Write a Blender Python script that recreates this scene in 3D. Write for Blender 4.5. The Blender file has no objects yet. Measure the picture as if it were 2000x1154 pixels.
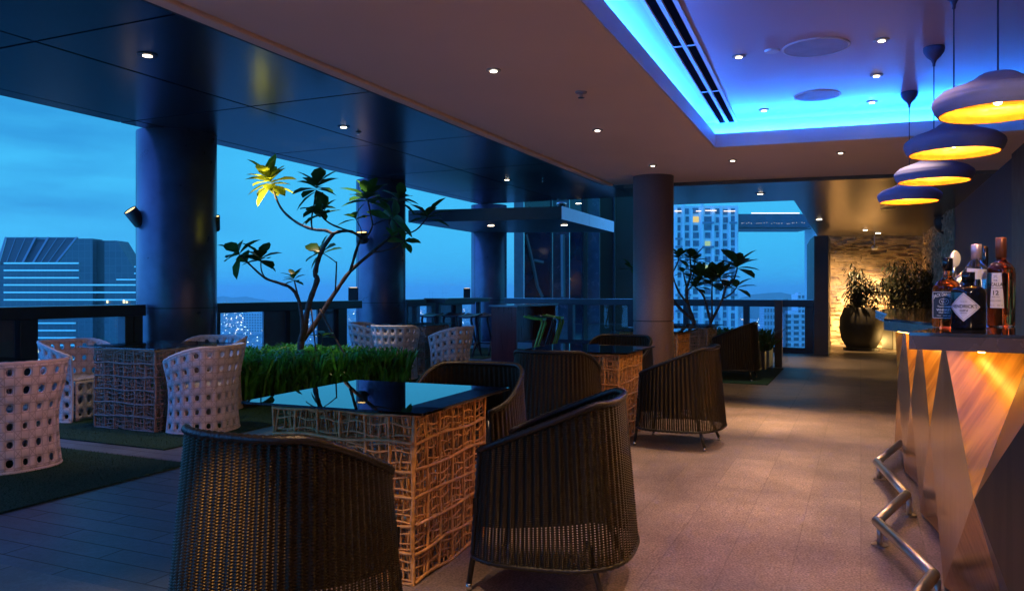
import bpy, math, random
from math import sin, cos, pi, radians, atan2, sqrt
from mathutils import Vector, Matrix
R = random.Random(7)
sc = bpy.context.scene
C = sc.collection
# ---------------------------------------------------------------- camera, world, exposure
F, PX0, PY0, EYE = 1530.0, 1000.0, 568.0, 1.275
cd = bpy.data.cameras.new('camera'); cam = bpy.data.objects.new('camera', cd); C.objects.link(cam)
cam.location = (0, 0, EYE); cam.rotation_euler = (pi/2, 0, 0)
cd.sensor_width = 36; cd.lens = 36*F/2000; cd.shift_y = -9/2000
cd.clip_start = 0.05; cd.clip_end = 40000
sc.camera = cam
sc.view_settings.view_transform = 'Standard'; sc.view_settings.look = 'None'
sc.view_settings.exposure = 0.75; sc.view_settings.gamma = 1
sc.render.engine = 'CYCLES'
cy = sc.cycles
cy.use_denoising = True; cy.max_bounces = 6; cy.diffuse_bounces = 3; cy.glossy_bounces = 4
cy.transmission_bounces = 6; cy.transparent_max_bounces = 12; cy.volume_bounces = 2
cy.sample_clamp_indirect = 4; cy.caustics_reflective = False; cy.caustics_refractive = False
cy.use_light_tree = True

W = bpy.data.worlds.new('World'); sc.world = W; W.use_nodes = True
nt = W.node_tree; nt.nodes.clear()
def wn(t, **k):
    n = nt.nodes.new(t)
    for a, b in k.items(): setattr(n, a, b)
    return n
tc = wn('ShaderNodeTexCoord'); sp = wn('ShaderNodeSeparateXYZ'); nt.links.new(tc.outputs['Generated'], sp.inputs[0])
ramp = wn('ShaderNodeValToRGB'); nt.links.new(sp.outputs['Z'], ramp.inputs[0])
cr = ramp.color_ramp
cr.elements[0].position = 0.0; cr.elements[0].color = (0.042, 0.46, 0.84, 1)
cr.elements[1].position = 1.0; cr.elements[1].color = (0.05, 0.12, 0.55, 1)
e = cr.elements.new(0.06); e.color = (0.042, 0.50, 0.90, 1)
e = cr.elements.new(0.22); e.color = (0.045, 0.50, 0.90, 1)
e = cr.elements.new(0.5); e.color = (0.05, 0.34, 0.85, 1)
mp = wn('ShaderNodeMapping'); mp.inputs['Scale'].default_value = (1.6, 1.6, 9.0)
nt.links.new(tc.outputs['Generated'], mp.inputs[0])
nz = wn('ShaderNodeTexNoise'); nz.inputs['Scale'].default_value = 1.9; nz.inputs['Detail'].default_value = 5
nz.inputs['Roughness'].default_value = 0.52
nt.links.new(mp.outputs[0], nz.inputs['Vector'])
cr2 = wn('ShaderNodeValToRGB'); nt.links.new(nz.outputs[0], cr2.inputs[0])
cr2.color_ramp.elements[0].position = 0.36; cr2.color_ramp.elements[0].color = (0.34, 0.54, 0.72, 1)
cr2.color_ramp.elements[1].position = 0.60; cr2.color_ramp.elements[1].color = (1, 1, 1, 1)
# clouds only towards the left of the view (west), clear elsewhere
lx = wn('ShaderNodeMapRange'); lx.inputs['From Min'].default_value = -0.28; lx.inputs['From Max'].default_value = -0.50
nt.links.new(sp.outputs['X'], lx.inputs['Value'])
one = wn('ShaderNodeMix', data_type='RGBA'); one.inputs[6].default_value = (1, 1, 1, 1)
nt.links.new(lx.outputs[0], one.inputs[0]); nt.links.new(cr2.outputs[0], one.inputs[7])
mul = wn('ShaderNodeMix', data_type='RGBA', blend_type='MULTIPLY'); mul.inputs[0].default_value = 1
nt.links.new(ramp.outputs[0], mul.inputs[6]); nt.links.new(one.outputs[2], mul.inputs[7])
sky = wn('ShaderNodeTexSky', sky_type='NISHITA'); sky.sun_disc = False
sky.sun_elevation = radians(-3); sky.sun_rotation = radians(-60)
add = wn('ShaderNodeMix', data_type='RGBA', blend_type='ADD'); add.inputs[0].default_value = 0.05
nt.links.new(mul.outputs[2], add.inputs[6]); nt.links.new(sky.outputs[0], add.inputs[7])
# added glow: unseen sky behind the viewer's left is brightened to light the terrace
gl = wn('ShaderNodeVectorMath', operation='DOT_PRODUCT'); nt.links.new(tc.outputs['Generated'], gl.inputs[0]); gl.inputs[1].default_value = (-.95, -.22, .2)
gr = wn('ShaderNodeMapRange'); gr.inputs['From Min'].default_value = .42; gr.inputs['From Max'].default_value = .95; gr.inputs['To Min'].default_value = 1; gr.inputs['To Max'].default_value = 4.2
nt.links.new(gl.outputs['Value'], gr.inputs['Value'])
gs_ = wn('ShaderNodeVectorMath', operation='SCALE'); gm_ = wn('ShaderNodeMix', data_type='RGBA', blend_type='MULTIPLY'); gf_ = wn('ShaderNodeMapRange'); gf_.inputs['From Min'].default_value = .42; gf_.inputs['From Max'].default_value = .8
nt.links.new(gl.outputs['Value'], gf_.inputs['Value']); nt.links.new(gf_.outputs[0], gm_.inputs[0]); gm_.inputs[7].default_value = (1.1, .68, 1.0, 1)
nt.links.new(add.outputs[2], gm_.inputs[6]); nt.links.new(gm_.outputs[2], gs_.inputs[0]); nt.links.new(gr.outputs[0], gs_.inputs['Scale'])
bg = wn('ShaderNodeBackground'); nt.links.new(gs_.outputs[0], bg.inputs[0]); bg.inputs[1].default_value = 0.63
wo = wn('ShaderNodeOutputWorld'); nt.links.new(bg.outputs[0], wo.inputs[0])

# ---------------------------------------------------------------- helpers
TH = radians(24); U = Vector((sin(TH), cos(TH), 0)); V = Vector((-cos(TH), sin(TH), 0)); RU = pi/2-TH
def P(px, py, z):
    d = (EYE-z)*F/(py-PY0); return Vector(((px-PX0)/F*d, d, z))
def D(px, py, d): return Vector(((px-PX0)/F*d, d, EYE-(py-PY0)/F*d))
class MB:
    def __init__(s): s.v = []; s.f = []; s.uv = []; s.mi = []; s.m = 0
    def add(s, vs, fs, uvs=None):
        o = len(s.v); s.v.extend([tuple(p) for p in vs])
        for i, f in enumerate(fs):
            s.f.append(tuple(a+o for a in f)); s.mi.append(s.m)
            s.uv.append(uvs[i] if uvs else None)
        return s
    def box(s, x0, x1, y0, y1, z0, z1, M=None):
        vs = [Vector(p) for p in ((x0,y0,z0),(x1,y0,z0),(x1,y1,z0),(x0,y1,z0),(x0,y0,z1),(x1,y0,z1),(x1,y1,z1),(x0,y1,z1))]
        if M is not None: vs = [M @ p for p in vs]
        return s.add(vs, [(0,3,2,1),(4,5,6,7),(0,1,5,4),(1,2,6,5),(2,3,7,6),(3,0,4,7)])
    def bar(s, a, b, w, h, up=(0,0,1)):
        a = Vector(a); b = Vector(b); d = (b-a); L = d.length; d.normalize(); up = Vector(up)
        if abs(d.dot(up)) > .98: up = Vector((1,0,0))
        x = d.cross(up).normalized(); z = x.cross(d)
        vs = [a+x*i*w/2+z*j*h/2 for i, j in ((-1,-1),(1,-1),(1,1),(-1,1))]
        vs += [p+d*L for p in vs[:4]]
        return s.add(vs, [(0,3,2,1),(4,5,6,7),(0,1,5,4),(1,2,6,5),(2,3,7,6),(3,0,4,7)])
    def prism(s, poly, z0, z1):
        a = sum(poly[i][0]*poly[(i+1)%len(poly)][1]-poly[(i+1)%len(poly)][0]*poly[i][1] for i in range(len(poly)))
        if a < 0: poly = list(reversed(poly))
        n = len(poly)
        vs = [(p[0], p[1], z0) for p in poly]+[(p[0], p[1], z1) for p in poly]
        fs = [tuple(reversed(range(n))), tuple(range(n, 2*n))]+[(i, (i+1)%n, n+(i+1)%n, n+i) for i in range(n)]
        return s.add(vs, fs)
    def tube(s, pts, r, n=6, cap=True):
        pts = [Vector(p) for p in pts]; rs = r if isinstance(r, (list, tuple)) else [r]*len(pts)
        vs = []; N = len(pts); prev = None
        for i, p in enumerate(pts):
            t = (pts[min(i+1, N-1)]-pts[max(i-1, 0)])
            t = t.normalized() if t.length > 1e-9 else Vector((0,0,1))
            if prev is None:
                a = Vector((0,0,1)) if abs(t.z) < .9 else Vector((1,0,0))
                x = t.cross(a).normalized()
            else:
                x = (prev-t*prev.dot(t)); x = x.normalized() if x.length > 1e-6 else t.cross(Vector((0,0,1))).normalized()
            prev = x; y = t.cross(x)
            vs += [p+(x*cos(2*pi*k/n)+y*sin(2*pi*k/n))*rs[i] for k in range(n)]
        fs = [(i*n+k, i*n+(k+1)%n, (i+1)*n+(k+1)%n, (i+1)*n+k) for i in range(N-1) for k in range(n)]
        if cap: fs += [tuple(reversed(range(n))), tuple((N-1)*n+k for k in range(n))]
        return s.add(vs, fs)
    def lathe(s, prof, n=32, c=(0,0,0), cap0=True, cap1=True, M=None):
        vs = []
        for r, z in prof: vs += [Vector((c[0]+r*cos(2*pi*k/n), c[1]+r*sin(2*pi*k/n), c[2]+z)) for k in range(n)]
        if M is not None: vs = [M @ p for p in vs]
        N = len(prof)
        fs = [(i*n+k, i*n+(k+1)%n, (i+1)*n+(k+1)%n, (i+1)*n+k) for i in range(N-1) for k in range(n)]
        if cap0: fs.append(tuple(reversed(range(n))))
        if cap1: fs.append(tuple((N-1)*n+k for k in range(n)))
        return s.add(vs, fs)
    def grid(s, fn, nu, nv, closed=False):
        vs = [fn(i/(nu), j/nv) for j in range(nv+1) for i in range(nu+1)]
        fs = []; uv = []
        for j in range(nv):
            for i in range(nu):
                a = j*(nu+1)+i; fs.append((a, a+1, a+nu+2, a+nu+1))
                uv.append(((i/nu, j/nv), ((i+1)/nu, j/nv), ((i+1)/nu, (j+1)/nv), (i/nu, (j+1)/nv)))
        return s.add(vs, fs, uv)
    def build(s, name, mat, parent=None, smooth=False, bevel=0, solid=0, loc=None, rz=None, seg=2):
        me = bpy.data.meshes.new(name); me.from_pydata(s.v, [], s.f)
        for m in (mat if isinstance(mat, (list, tuple)) else [mat]): me.materials.append(m)
        if any(s.mi): me.polygons.foreach_set('material_index', s.mi)
        if any(u is not None for u in s.uv):
            ul = me.uv_layers.new(name='UVMap'); flat = []
            for f, u in zip(s.f, s.uv):
                for k in range(len(f)): flat.extend(u[k] if u else (0, 0))
            ul.data.foreach_set('uv', flat)
        if smooth: me.polygons.foreach_set('use_smooth', [True]*len(s.f))
        me.update()
        o = bpy.data.objects.new(name, me); C.objects.link(o)
        if parent: o.parent = parent
        if loc is not None: o.location = loc
        if rz is not None: o.rotation_euler.z = rz
        if solid:
            m = o.modifiers.new('solid', 'SOLIDIFY'); m.thickness = solid; m.offset = 0
        if bevel:
            m = o.modifiers.new('bevel', 'BEVEL'); m.width = bevel; m.segments = seg; m.limit_method = 'ANGLE'; m.angle_limit = radians(40)
        return o
def tag(o, label=None, cat=None, group=None, kind=None):
    if label: o['label'] = label
    if cat: o['category'] = cat
    if group: o['group'] = group
    if kind: o['kind'] = kind
    return o
def struct(o): o['kind'] = 'structure'; return o
def empty(name, loc, rz=0):
    o = bpy.data.objects.new(name, None); C.objects.link(o); o.location = loc; o.rotation_euler = (0, 0, rz)
    o.empty_display_size = .1; return o
def copy_tree(o, parent=None, loc=None, rz=None):
    c = o.copy(); C.objects.link(c); c.parent = parent
    if loc is not None: c.location = loc
    if rz is not None: c.rotation_euler.z = rz
    for ch in list(o.children): copy_tree(ch, c)
    return c

# ---------------------------------------------------------------- materials
def newmat(name):
    m = bpy.data.materials.new(name); m.use_nodes = True; t = m.node_tree
    return m, t, t.nodes['Principled BSDF'], t.nodes['Material Output']
def mat(name, col, rough=.6, metal=0, spec=.5, var=.15, vs=6, bump=0, bs=60, coat=0, emit=None, es=0, stretch=None, rvar=.1):
    m, t, b, o = newmat(name)
    b.inputs['Roughness'].default_value = rough; b.inputs['Metallic'].default_value = metal
    b.inputs['Specular IOR Level'].default_value = spec; b.inputs['Coat Weight'].default_value = coat
    tc = t.nodes.new('ShaderNodeTexCoord'); mp = t.nodes.new('ShaderNodeMapping')
    t.links.new(tc.outputs['Object'], mp.inputs[0])
    if stretch: mp.inputs['Scale'].default_value = stretch
    n = t.nodes.new('ShaderNodeTexNoise'); n.inputs['Scale'].default_value = vs; n.inputs['Detail'].default_value = 6
    t.links.new(mp.outputs[0], n.inputs['Vector'])
    r = t.nodes.new('ShaderNodeValToRGB'); t.links.new(n.outputs[0], r.inputs[0])
    r.color_ramp.elements[0].position = .3; r.color_ramp.elements[1].position = .7
    r.color_ramp.elements[0].color = (*[c*(1-var) for c in col], 1); r.color_ramp.elements[1].color = (*[min(1, c*(1+var)) for c in col], 1)
    t.links.new(r.outputs[0], b.inputs['Base Color'])
    if rvar:
        mr = t.nodes.new('ShaderNodeMapRange'); t.links.new(n.outputs[0], mr.inputs[0])
        mr.inputs['To Min'].default_value = max(.02, rough-rvar); mr.inputs['To Max'].default_value = min(1, rough+rvar)
        t.links.new(mr.outputs[0], b.inputs['Roughness'])
    if bump:
        n2 = t.nodes.new('ShaderNodeTexNoise'); n2.inputs['Scale'].default_value = bs; n2.inputs['Detail'].default_value = 4
        t.links.new(mp.outputs[0], n2.inputs['Vector'])
        bp = t.nodes.new('ShaderNodeBump'); bp.inputs['Strength'].default_value = bump; bp.inputs['Distance'].default_value = .01
        t.links.new(n2.outputs[0], bp.inputs['Height']); t.links.new(bp.outputs[0], b.inputs['Normal'])
    if emit:
        b.inputs['Emission Color'].default_value = (*emit, 1); b.inputs['Emission Strength'].default_value = es
    return m
def emat(name, col, s, sample=True):
    m, t, b, o = newmat(name); t.nodes.remove(b)
    e = t.nodes.new('ShaderNodeEmission'); e.inputs[0].default_value = (*col, 1); e.inputs[1].default_value = s
    t.links.new(e.outputs[0], o.inputs[0])
    if not sample: m.cycles.emission_sampling = 'NONE'
    return m
def glassmat(name, tint, rough=.02, refl=1.0, ior=1.5):
    m, t, b, o = newmat(name); t.nodes.remove(b)
    g = t.nodes.new('ShaderNodeBsdfGlossy'); g.inputs['Roughness'].default_value = rough; g.inputs[0].default_value = (refl, refl, refl, 1)
    tr = t.nodes.new('ShaderNodeBsdfTransparent'); tr.inputs[0].default_value = (*tint, 1)
    fr = t.nodes.new('ShaderNodeFresnel'); fr.inputs[0].default_value = ior
    mx = t.nodes.new('ShaderNodeMixShader'); gg = t.nodes.new('ShaderNodeNewGeometry'); su = t.nodes.new('ShaderNodeMath'); su.operation = 'MULTIPLY_ADD'; t.links.new(gg.outputs['Backfacing'], su.inputs[0]); su.inputs[1].default_value = -1; t.links.new(fr.outputs[0], su.inputs[2]); su.use_clamp = True; iv = t.nodes.new('ShaderNodeMath'); iv.operation = 'SUBTRACT'; iv.inputs[0].default_value = 1; t.links.new(gg.outputs['Backfacing'], iv.inputs[1]); ml_ = t.nodes.new('ShaderNodeMath'); ml_.operation = 'MULTIPLY'; t.links.new(su.outputs[0], ml_.inputs[0]); t.links.new(iv.outputs[0], ml_.inputs[1]); t.links.new(ml_.outputs[0], mx.inputs[0])
    t.links.new(tr.outputs[0], mx.inputs[1]); t.links.new(g.outputs[0], mx.inputs[2]); t.links.new(mx.outputs[0], o.inputs[0])
    return m
def floor_mat(name, c1, c2, grout, bw, bh, rot, rough, speck=.25, msize=.006, bump=.25, spec=.5, shift=(0,0)):
    m, t, b, o = newmat(name); N = t.nodes.new; L = t.links.new
    g = N('ShaderNodeNewGeometry'); mp = N('ShaderNodeMapping'); mp.vector_type = 'POINT'
    mp.inputs['Rotation'].default_value = (0, 0, -rot); mp.inputs['Location'].default_value = (shift[0], shift[1], 0)
    L(g.outputs['Position'], mp.inputs[0])
    br = N('ShaderNodeTexBrick'); L(mp.outputs[0], br.inputs[0]); br.inputs['Scale'].default_value = 1
    br.inputs['Brick Width'].default_value = bw; br.inputs['Row Height'].default_value = bh
    br.inputs['Mortar Size'].default_value = msize; br.inputs['Mortar Smooth'].default_value = .2
    br.inputs['Color1'].default_value = (*c1, 1); br.inputs['Color2'].default_value = (*c2, 1); br.inputs['Mortar'].default_value = (*grout, 1)
    n = N('ShaderNodeTexNoise'); n.inputs['Scale'].default_value = 95; n.inputs['Detail'].default_value = 3; L(mp.outputs[0], n.inputs['Vector'])
    n3 = N('ShaderNodeTexNoise'); n3.inputs['Scale'].default_value = 2.2; n3.inputs['Detail'].default_value = 7; n3.inputs['Roughness'].default_value = .65; L(mp.outputs[0], n3.inputs['Vector'])
    n4 = N('ShaderNodeTexNoise'); n4.inputs['Scale'].default_value = 28; n4.inputs['Detail'].default_value = 4; L(mp.outputs[0], n4.inputs['Vector'])
    def mulby(colsock, fac, lo, hi):
        mr = N('ShaderNodeMapRange'); L(fac, mr.inputs[0]); mr.inputs['From Min'].default_value = .3; mr.inputs['From Max'].default_value = .7
        mr.inputs['To Min'].default_value = lo; mr.inputs['To Max'].default_value = hi
        mm = N('ShaderNodeVectorMath'); mm.operation = 'SCALE'; L(colsock, mm.inputs[0]); L(mr.outputs[0], mm.inputs['Scale']); return mm.outputs[0]
    c = mulby(br.outputs[0], n.outputs[0], 1-speck, 1+speck); c = mulby(c, n3.outputs[0], .62, 1.25); c = mulby(c, n4.outputs[0], .86, 1.1)
    L(c, b.inputs['Base Color']); b.inputs['Specular IOR Level'].default_value = spec
    mr = N('ShaderNodeMapRange'); L(n3.outputs[0], mr.inputs[0]); mr.inputs['To Min'].default_value = rough-.12; mr.inputs['To Max'].default_value = rough+.12; L(mr.outputs[0], b.inputs['Roughness'])
    ad = N('ShaderNodeMath'); ad.operation = 'MULTIPLY_ADD'; L(br.outputs['Fac'], ad.inputs[0]); ad.inputs[1].default_value = -1.2; L(n.outputs[0], ad.inputs[2])
    bp = N('ShaderNodeBump'); bp.inputs['Strength'].default_value = bump; bp.inputs['Distance'].default_value = .004
    L(ad.outputs[0], bp.inputs['Height']); L(bp.outputs[0], b.inputs['Normal'])
    return m
def woodmat(name, c1, c2, rough=.3, scale=(2, 2, 28), coat=.3, metal=0, ang=0, spec=.5):
    m, t, b, o = newmat(name); N = t.nodes.new; L = t.links.new
    tc = N('ShaderNodeTexCoord'); mp = N('ShaderNodeMapping'); L(tc.outputs['UV'], mp.inputs[0]); mp.inputs['Scale'].default_value = scale; mp.inputs['Rotation'].default_value = (0, 0, ang)
    n = N('ShaderNodeTexNoise'); n.inputs['Scale'].default_value = 1; n.inputs['Detail'].default_value = 8; n.inputs['Distortion'].default_value = .3; L(mp.outputs[0], n.inputs['Vector'])
    r = N('ShaderNodeValToRGB'); L(n.outputs[0], r.inputs[0]); r.color_ramp.elements[0].position = .36; r.color_ramp.elements[1].position = .64
    r.color_ramp.elements[0].color = (*c1, 1); r.color_ramp.elements[1].color = (*c2, 1)
    L(r.outputs[0], b.inputs['Base Color']); b.inputs['Roughness'].default_value = rough; b.inputs['Metallic'].default_value = metal
    b.inputs['Coat Weight'].default_value = coat; b.inputs['Coat Roughness'].default_value = .25; b.inputs['Specular IOR Level'].default_value = spec
    bp = N('ShaderNodeBump'); bp.inputs['Strength'].default_value = .15; bp.inputs['Distance'].default_value = .002; L(n.outputs[0], bp.inputs['Height']); L(bp.outputs[0], b.inputs['Normal'])
    return m

def leafmat(name, col, rough, var):
    m = mat(name, col, rough, var=var, vs=8, spec=.45); t = m.node_tree; b = t.nodes['Principled BSDF']
    tr = t.nodes.new('ShaderNodeBsdfTranslucent'); mx = t.nodes.new('ShaderNodeMixShader'); mx.inputs[0].default_value = .35
    t.links.new(b.inputs['Base Color'].links[0].from_socket, tr.inputs[0])
    t.links.new(b.outputs[0], mx.inputs[1]); t.links.new(tr.outputs[0], mx.inputs[2]); t.links.new(mx.outputs[0], t.nodes['Material Output'].inputs[0]); return m
M_gran = floor_mat('granite paving', (.285,.215,.20), (.225,.17,.165), (.20,.155,.145), .95, .29, RU, .55, .50, .003, .5)
M_plank = floor_mat('blue grey planks', (.15,.205,.27), (.115,.16,.215), (.025,.025,.03), .95, .145, RU-pi/2, .42, .12, .005, .5)
M_dark = floor_mat('dark deck planks', (.19,.15,.11), (.23,.18,.13), (.03,.025,.02), 1.4, .145, RU-pi/2, .5, .15, .004, .4)
M_slabs = floor_mat('large slabs', (.24,.26,.28), (.21,.23,.25), (.03,.03,.035), 1.2, .6, RU-pi/2, .45, .12, .004, .3)
M_brown = mat('ceiling paint', (.92,.74,.62), .6, var=.03, vs=1.5, bump=.02, bs=200, rvar=.05)
M_upper = mat('upper ceiling paint', (.60,.48,.60), .30, var=.03, vs=1.2, rvar=.05)
M_white = mat('white paint', (.75,.72,.72), .5, var=.03)
M_soffit = mat('dark soffit panel', (.009,.012,.024), .25, spec=.55, var=.2, vs=.6, rvar=.02)
M_soffitw = mat('bronze soffit panel', (.10,.085,.06), .30, spec=.6, var=.2, vs=1.2, rvar=.07)
M_black = mat('black', (.010,.010,.013), .45, var=.2)
M_frame = mat('dark frame', (.018,.024,.038), .38, var=.2)
M_panel = mat('grey panel', (.10,.12,.15), .4, var=.1)
M_col = mat('column cladding', (.09,.09,.145), .30, metal=.25, var=.2, vs=4, bump=.05, bs=300, rvar=.08)
M_colp = mat('granite column', (.17,.125,.13), .5, var=.25, vs=150, bump=.05, bs=250, rvar=.1)
M_wick = None
M_chrome = mat('brushed steel', (.62,.60,.58), .24, metal=1, var=.08, vs=40, rvar=.08, stretch=(1,1,8))
M_turf = mat('turf', (.030,.085,.055), .95, var=.5, vs=90, bump=1.0, bs=130, spec=.1)
M_glasst = glassmat('table glass', (.16,.19,.21), .012, .95, 1.62)
M_glasst2 = glassmat('clear table glass', (.55,.66,.70), .012, .95, 1.55)
M_clear = glassmat('clear glass', (.86,.93,.95), .01)
M_rail = glassmat('rail glass', (.90,.95,.98), .02)
M_weave = mat('white woven strap', (.72,.70,.72), .6, var=.08, vs=14, bump=.35, bs=45)
def strapmat():
    m = mat('white woven strap', (.70,.67,.69), .6, var=.10, vs=14); t = m.node_tree; b = t.nodes['Principled BSDF']; N = t.nodes.new; L = t.links.new
    uv = N('ShaderNodeUVMap'); sp_ = N('ShaderNodeSeparateXYZ'); L(uv.outputs[0], sp_.inputs[0])
    def M(op, x, y=None):
        n = N('ShaderNodeMath'); n.operation = op
        for i_, v_ in enumerate((x, y)):
            if v_ is None: continue
            if isinstance(v_, (int, float)): n.inputs[i_].default_value = v_
            else: L(v_, n.inputs[i_])
        return n.outputs[0]
    def line(x, w): return M('LESS_THAN', M('ABSOLUTE', M('SUBTRACT', M('FRACT', x), .5)), w)
    u, v = sp_.outputs[0], sp_.outputs[1]
    tot = line(M('ADD', u, .27), .025)
    for q in (line(M('ADD', u, -.27), .025), line(M('ADD', v, .27), .025), line(M('ADD', v, -.27), .025), line(M('ADD', M('ADD', u, v), .5), .03), line(M('ADD', M('SUBTRACT', u, v), .5), .03)): tot = M('MAXIMUM', tot, q)
    n_ = N('ShaderNodeTexNoise'); n_.inputs['Scale'].default_value = 60; tc_ = N('ShaderNodeTexCoord'); L(tc_.outputs['Object'], n_.inputs['Vector'])
    src_ = b.inputs['Base Color'].links[0].from_socket; mm = N('ShaderNodeMix'); mm.data_type = 'RGBA'; mm.blend_type = 'MULTIPLY'; L(tot, mm.inputs[0]); L(src_, mm.inputs[6]); mm.inputs[7].default_value = (.7, .7, .7, 1); L(mm.outputs[2], b.inputs['Base Color'])
    h = M('ADD', M('MULTIPLY', tot, -1.0), M('MULTIPLY', n_.outputs[0], .5))
    bp = N('ShaderNodeBump'); bp.inputs['Strength'].default_value = .8; bp.inputs['Distance'].default_value = .006; L(h, bp.inputs['Height']); L(bp.outputs[0], b.inputs['Normal'])
    return m
M_strap = strapmat()
M_cane = mat('rattan cane', (.66,.33,.11), .45, var=.35, vs=30, bump=.15, bs=120)
M_caneg = mat('blue lit rattan cane', (.30,.24,.19), .5, var=.3, vs=30, bump=.15, bs=120)  # same cane greyed: the terrace's blue light is put into the colour
M_leaf = leafmat('leaf', (.040,.150,.030), .38, .35)
M_leafy = leafmat('spotlit leaf', (.50,.52,.03), .4, .3)  # yellow of the spotlight is put into the leaf colour
M_grass = leafmat('grass blade', (.075,.40,.045), .34, .75)
M_bark = mat('bark', (.11,.085,.075), .8, var=.35, vs=25, bump=.4, bs=60)
M_lampw = emat('lamp glow', (1.0,.80,.55), 9, sample=False)
M_lampc = emat('lamp glow white', (1.0,.88,.72), 14, sample=False)
M_burg = mat('burgundy laminate', (.16,.020,.020), .3, var=.25, vs=3, stretch=(6,6,.5))
M_slate = mat('slate blue stone', (.028,.042,.08), .6, var=.35, vs=12, bump=.3, bs=30)

def gridmat(name, wall, win, frame, w, h, ms=.25, rough=.4):
    m, t, b, o = newmat(name); N = t.nodes.new; L = t.links.new
    tc = N('ShaderNodeTexCoord'); sp_ = N('ShaderNodeSeparateXYZ'); L(tc.outputs['Object'], sp_.inputs[0]); ad = N('ShaderNodeMath'); ad.operation = 'ADD'; L(sp_.outputs[0], ad.inputs[0]); L(sp_.outputs[1], ad.inputs[1])
    cb = N('ShaderNodeCombineXYZ'); L(ad.outputs[0], cb.inputs[0]); L(sp_.outputs[2], cb.inputs[1])
    br = N('ShaderNodeTexBrick'); L(cb.outputs[0], br.inputs[0]); br.offset = 0; br.inputs['Scale'].default_value = 1; br.inputs['Brick Width'].default_value = w; br.inputs['Row Height'].default_value = h; br.inputs['Mortar Size'].default_value = ms; br.inputs['Mortar Smooth'].default_value = .1
    br.inputs['Color1'].default_value = (*win, 1); br.inputs['Color2'].default_value = (*wall, 1); br.inputs['Mortar'].default_value = (*frame, 1)
    L(br.outputs[0], b.inputs['Base Color']); b.inputs['Roughness'].default_value = rough; return m
# ================================================================ SETTING
O2 = Vector((-4.7, 11, 0))
def UVp(a, b, z=0): q = O2+U*a+V*b; return Vector((q.x, q.y, z))
def poly_sheet(name, poly, z, m, th=.02):
    return struct(MB().prism(poly, z-th, z).build(name, m))
def Lb(d): return -1.0+.445*(d-3.4)       # border between planks and granite
gfar = lambda x: 8.3-.36*(x-3.2)
Ec = tuple(UVp(9.5, .2)[:2]); Bi = (4.906, 16.67)
poly_sheet('floor_slab', [UVp(-20, .2)[:2], Ec, (-.15, 19.8), (6.3, 15.85), (7.35, 19), (11, 19), (11, -7.3)], -.03, M_black, .3)
# granite zone, plank zone, large slabs, far dark planks (sheets meet edge to edge)
xg = lambda d: Lb(d)
dg = (8.3+.36*3.2-.36*(-1.0-.445*3.4))/(1+.36*.445)
Gc = (Lb(dg), dg)
poly_sheet('granite_floor', [(Lb(-6), -6), (6, -6), (6, gfar(6)), Gc], 0, M_gran)
sl = lambda x: 3.67-.4452*(x+2.4)          # near edge of planks
dsl = (3.67-.4452*(-1.0-.445*3.4+2.4))/(1+.4452*.445)
Sc = (Lb(dsl), dsl)
for _k in range(4000):
    _q = UVp(-16+_k*.005, .2)
    if _q.y >= sl(_q.x): break
Qs = tuple(_q[:2])
poly_sheet('plank_floor', [Sc, Gc, Bi, (-.15, 19.8), Ec, Qs], 0, M_plank)
poly_sheet('slab_floor', [(Lb(-6), -6), Sc, Qs, UVp(-20, .2)[:2]], 0, M_slabs)
poly_sheet('deck_floor', [Gc, (6, gfar(6)), (10, gfar(10)), (10, 19), (7.3, 19), (6.3, 15.82), Bi], 0, M_dark)

# ---- interior ceiling
Lx = lambda d: -1.55+.4525*(d-3.57)
Cx = lambda d: 1.87-.427*(7.24-d)
Cc = Vector((1.87, 7.24)); fs = -.333
struct(MB().prism([(Lx(-3), -3), (1.286, 9.84), (7.4, 7.96), (7.4, Cc.y+fs*(7.4-Cc.x)), tuple(Cc), (Cx(-3), -3)], 2.6, 2.72).build('ceiling', M_brown, bevel=.012))
# rim trim running along the terrace side of the ceiling
struct(MB().prism([(Lx(-3)-.11, -3), (1.286-.11, 9.84), (1.286-.014, 9.84), (Lx(-3)-.014, -3)], 2.588, 2.78).build('ceiling_rim', M_brown, bevel=.01))
struct(MB().prism([(Lx(-3)-.15, -3), (1.286-.15, 9.84), (1.286-.112, 9.84), (Lx(-3)-.112, -3)], 2.60, 2.9).build('ceiling_edge', M_frame))
struct(MB().prism([(Lx(-3)-.15, -3), (1.286-.02, 10.05), (7.4, 8.2), (7.4, -3)], 2.86, 2.95).build('ceiling_upper', M_upper))
mb = MB()
off = .34
mb.bar((Cx(-3)-off, -3, 2.79), (Cc.x-off, Cc.y+off*.9, 2.79), .03, .14)
mb.bar((Cc.x-off, Cc.y+off*.9, 2.79), (7.4, Cc.y+off*.9+fs*(7.4-Cc.x), 2.79), .03, .14)
struct(mb.build('ceiling_recess', M_white))
mb = MB(); mb.bar((Cx(-3)+.006, -3, 2.6605), (Cc.x+.006, Cc.y-.006, 2.6605), .008, .125); mb.bar((Cc.x+.006, Cc.y-.006, 2.6605), (7.4, Cc.y-.006+fs*(7.4-Cc.x), 2.6605), .008, .125)
struct(mb.build('ceiling_lip', M_white))
M_led = emat('led strip blue', (.012, .18, 1.0), 120)
for nm, a, b, lb in (('long', (Cx(-3)-.2, -3), (Cc.x-.2, Cc.y+.05), 'long blue light strip hidden in the ceiling recess on the terrace side'),
                 ('far', (Cc.x-.2, Cc.y+.2), (7.0, Cc.y+.2+fs*(7.0-Cc.x)), 'blue light strip hidden in the far end of the ceiling recess')):
    o = MB().bar((*a, 2.735), (*b, 2.735), .03, .012).build('cove_light_strip', M_led); tag(o, lb, 'light strip', 'blue cove light strips')
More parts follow.
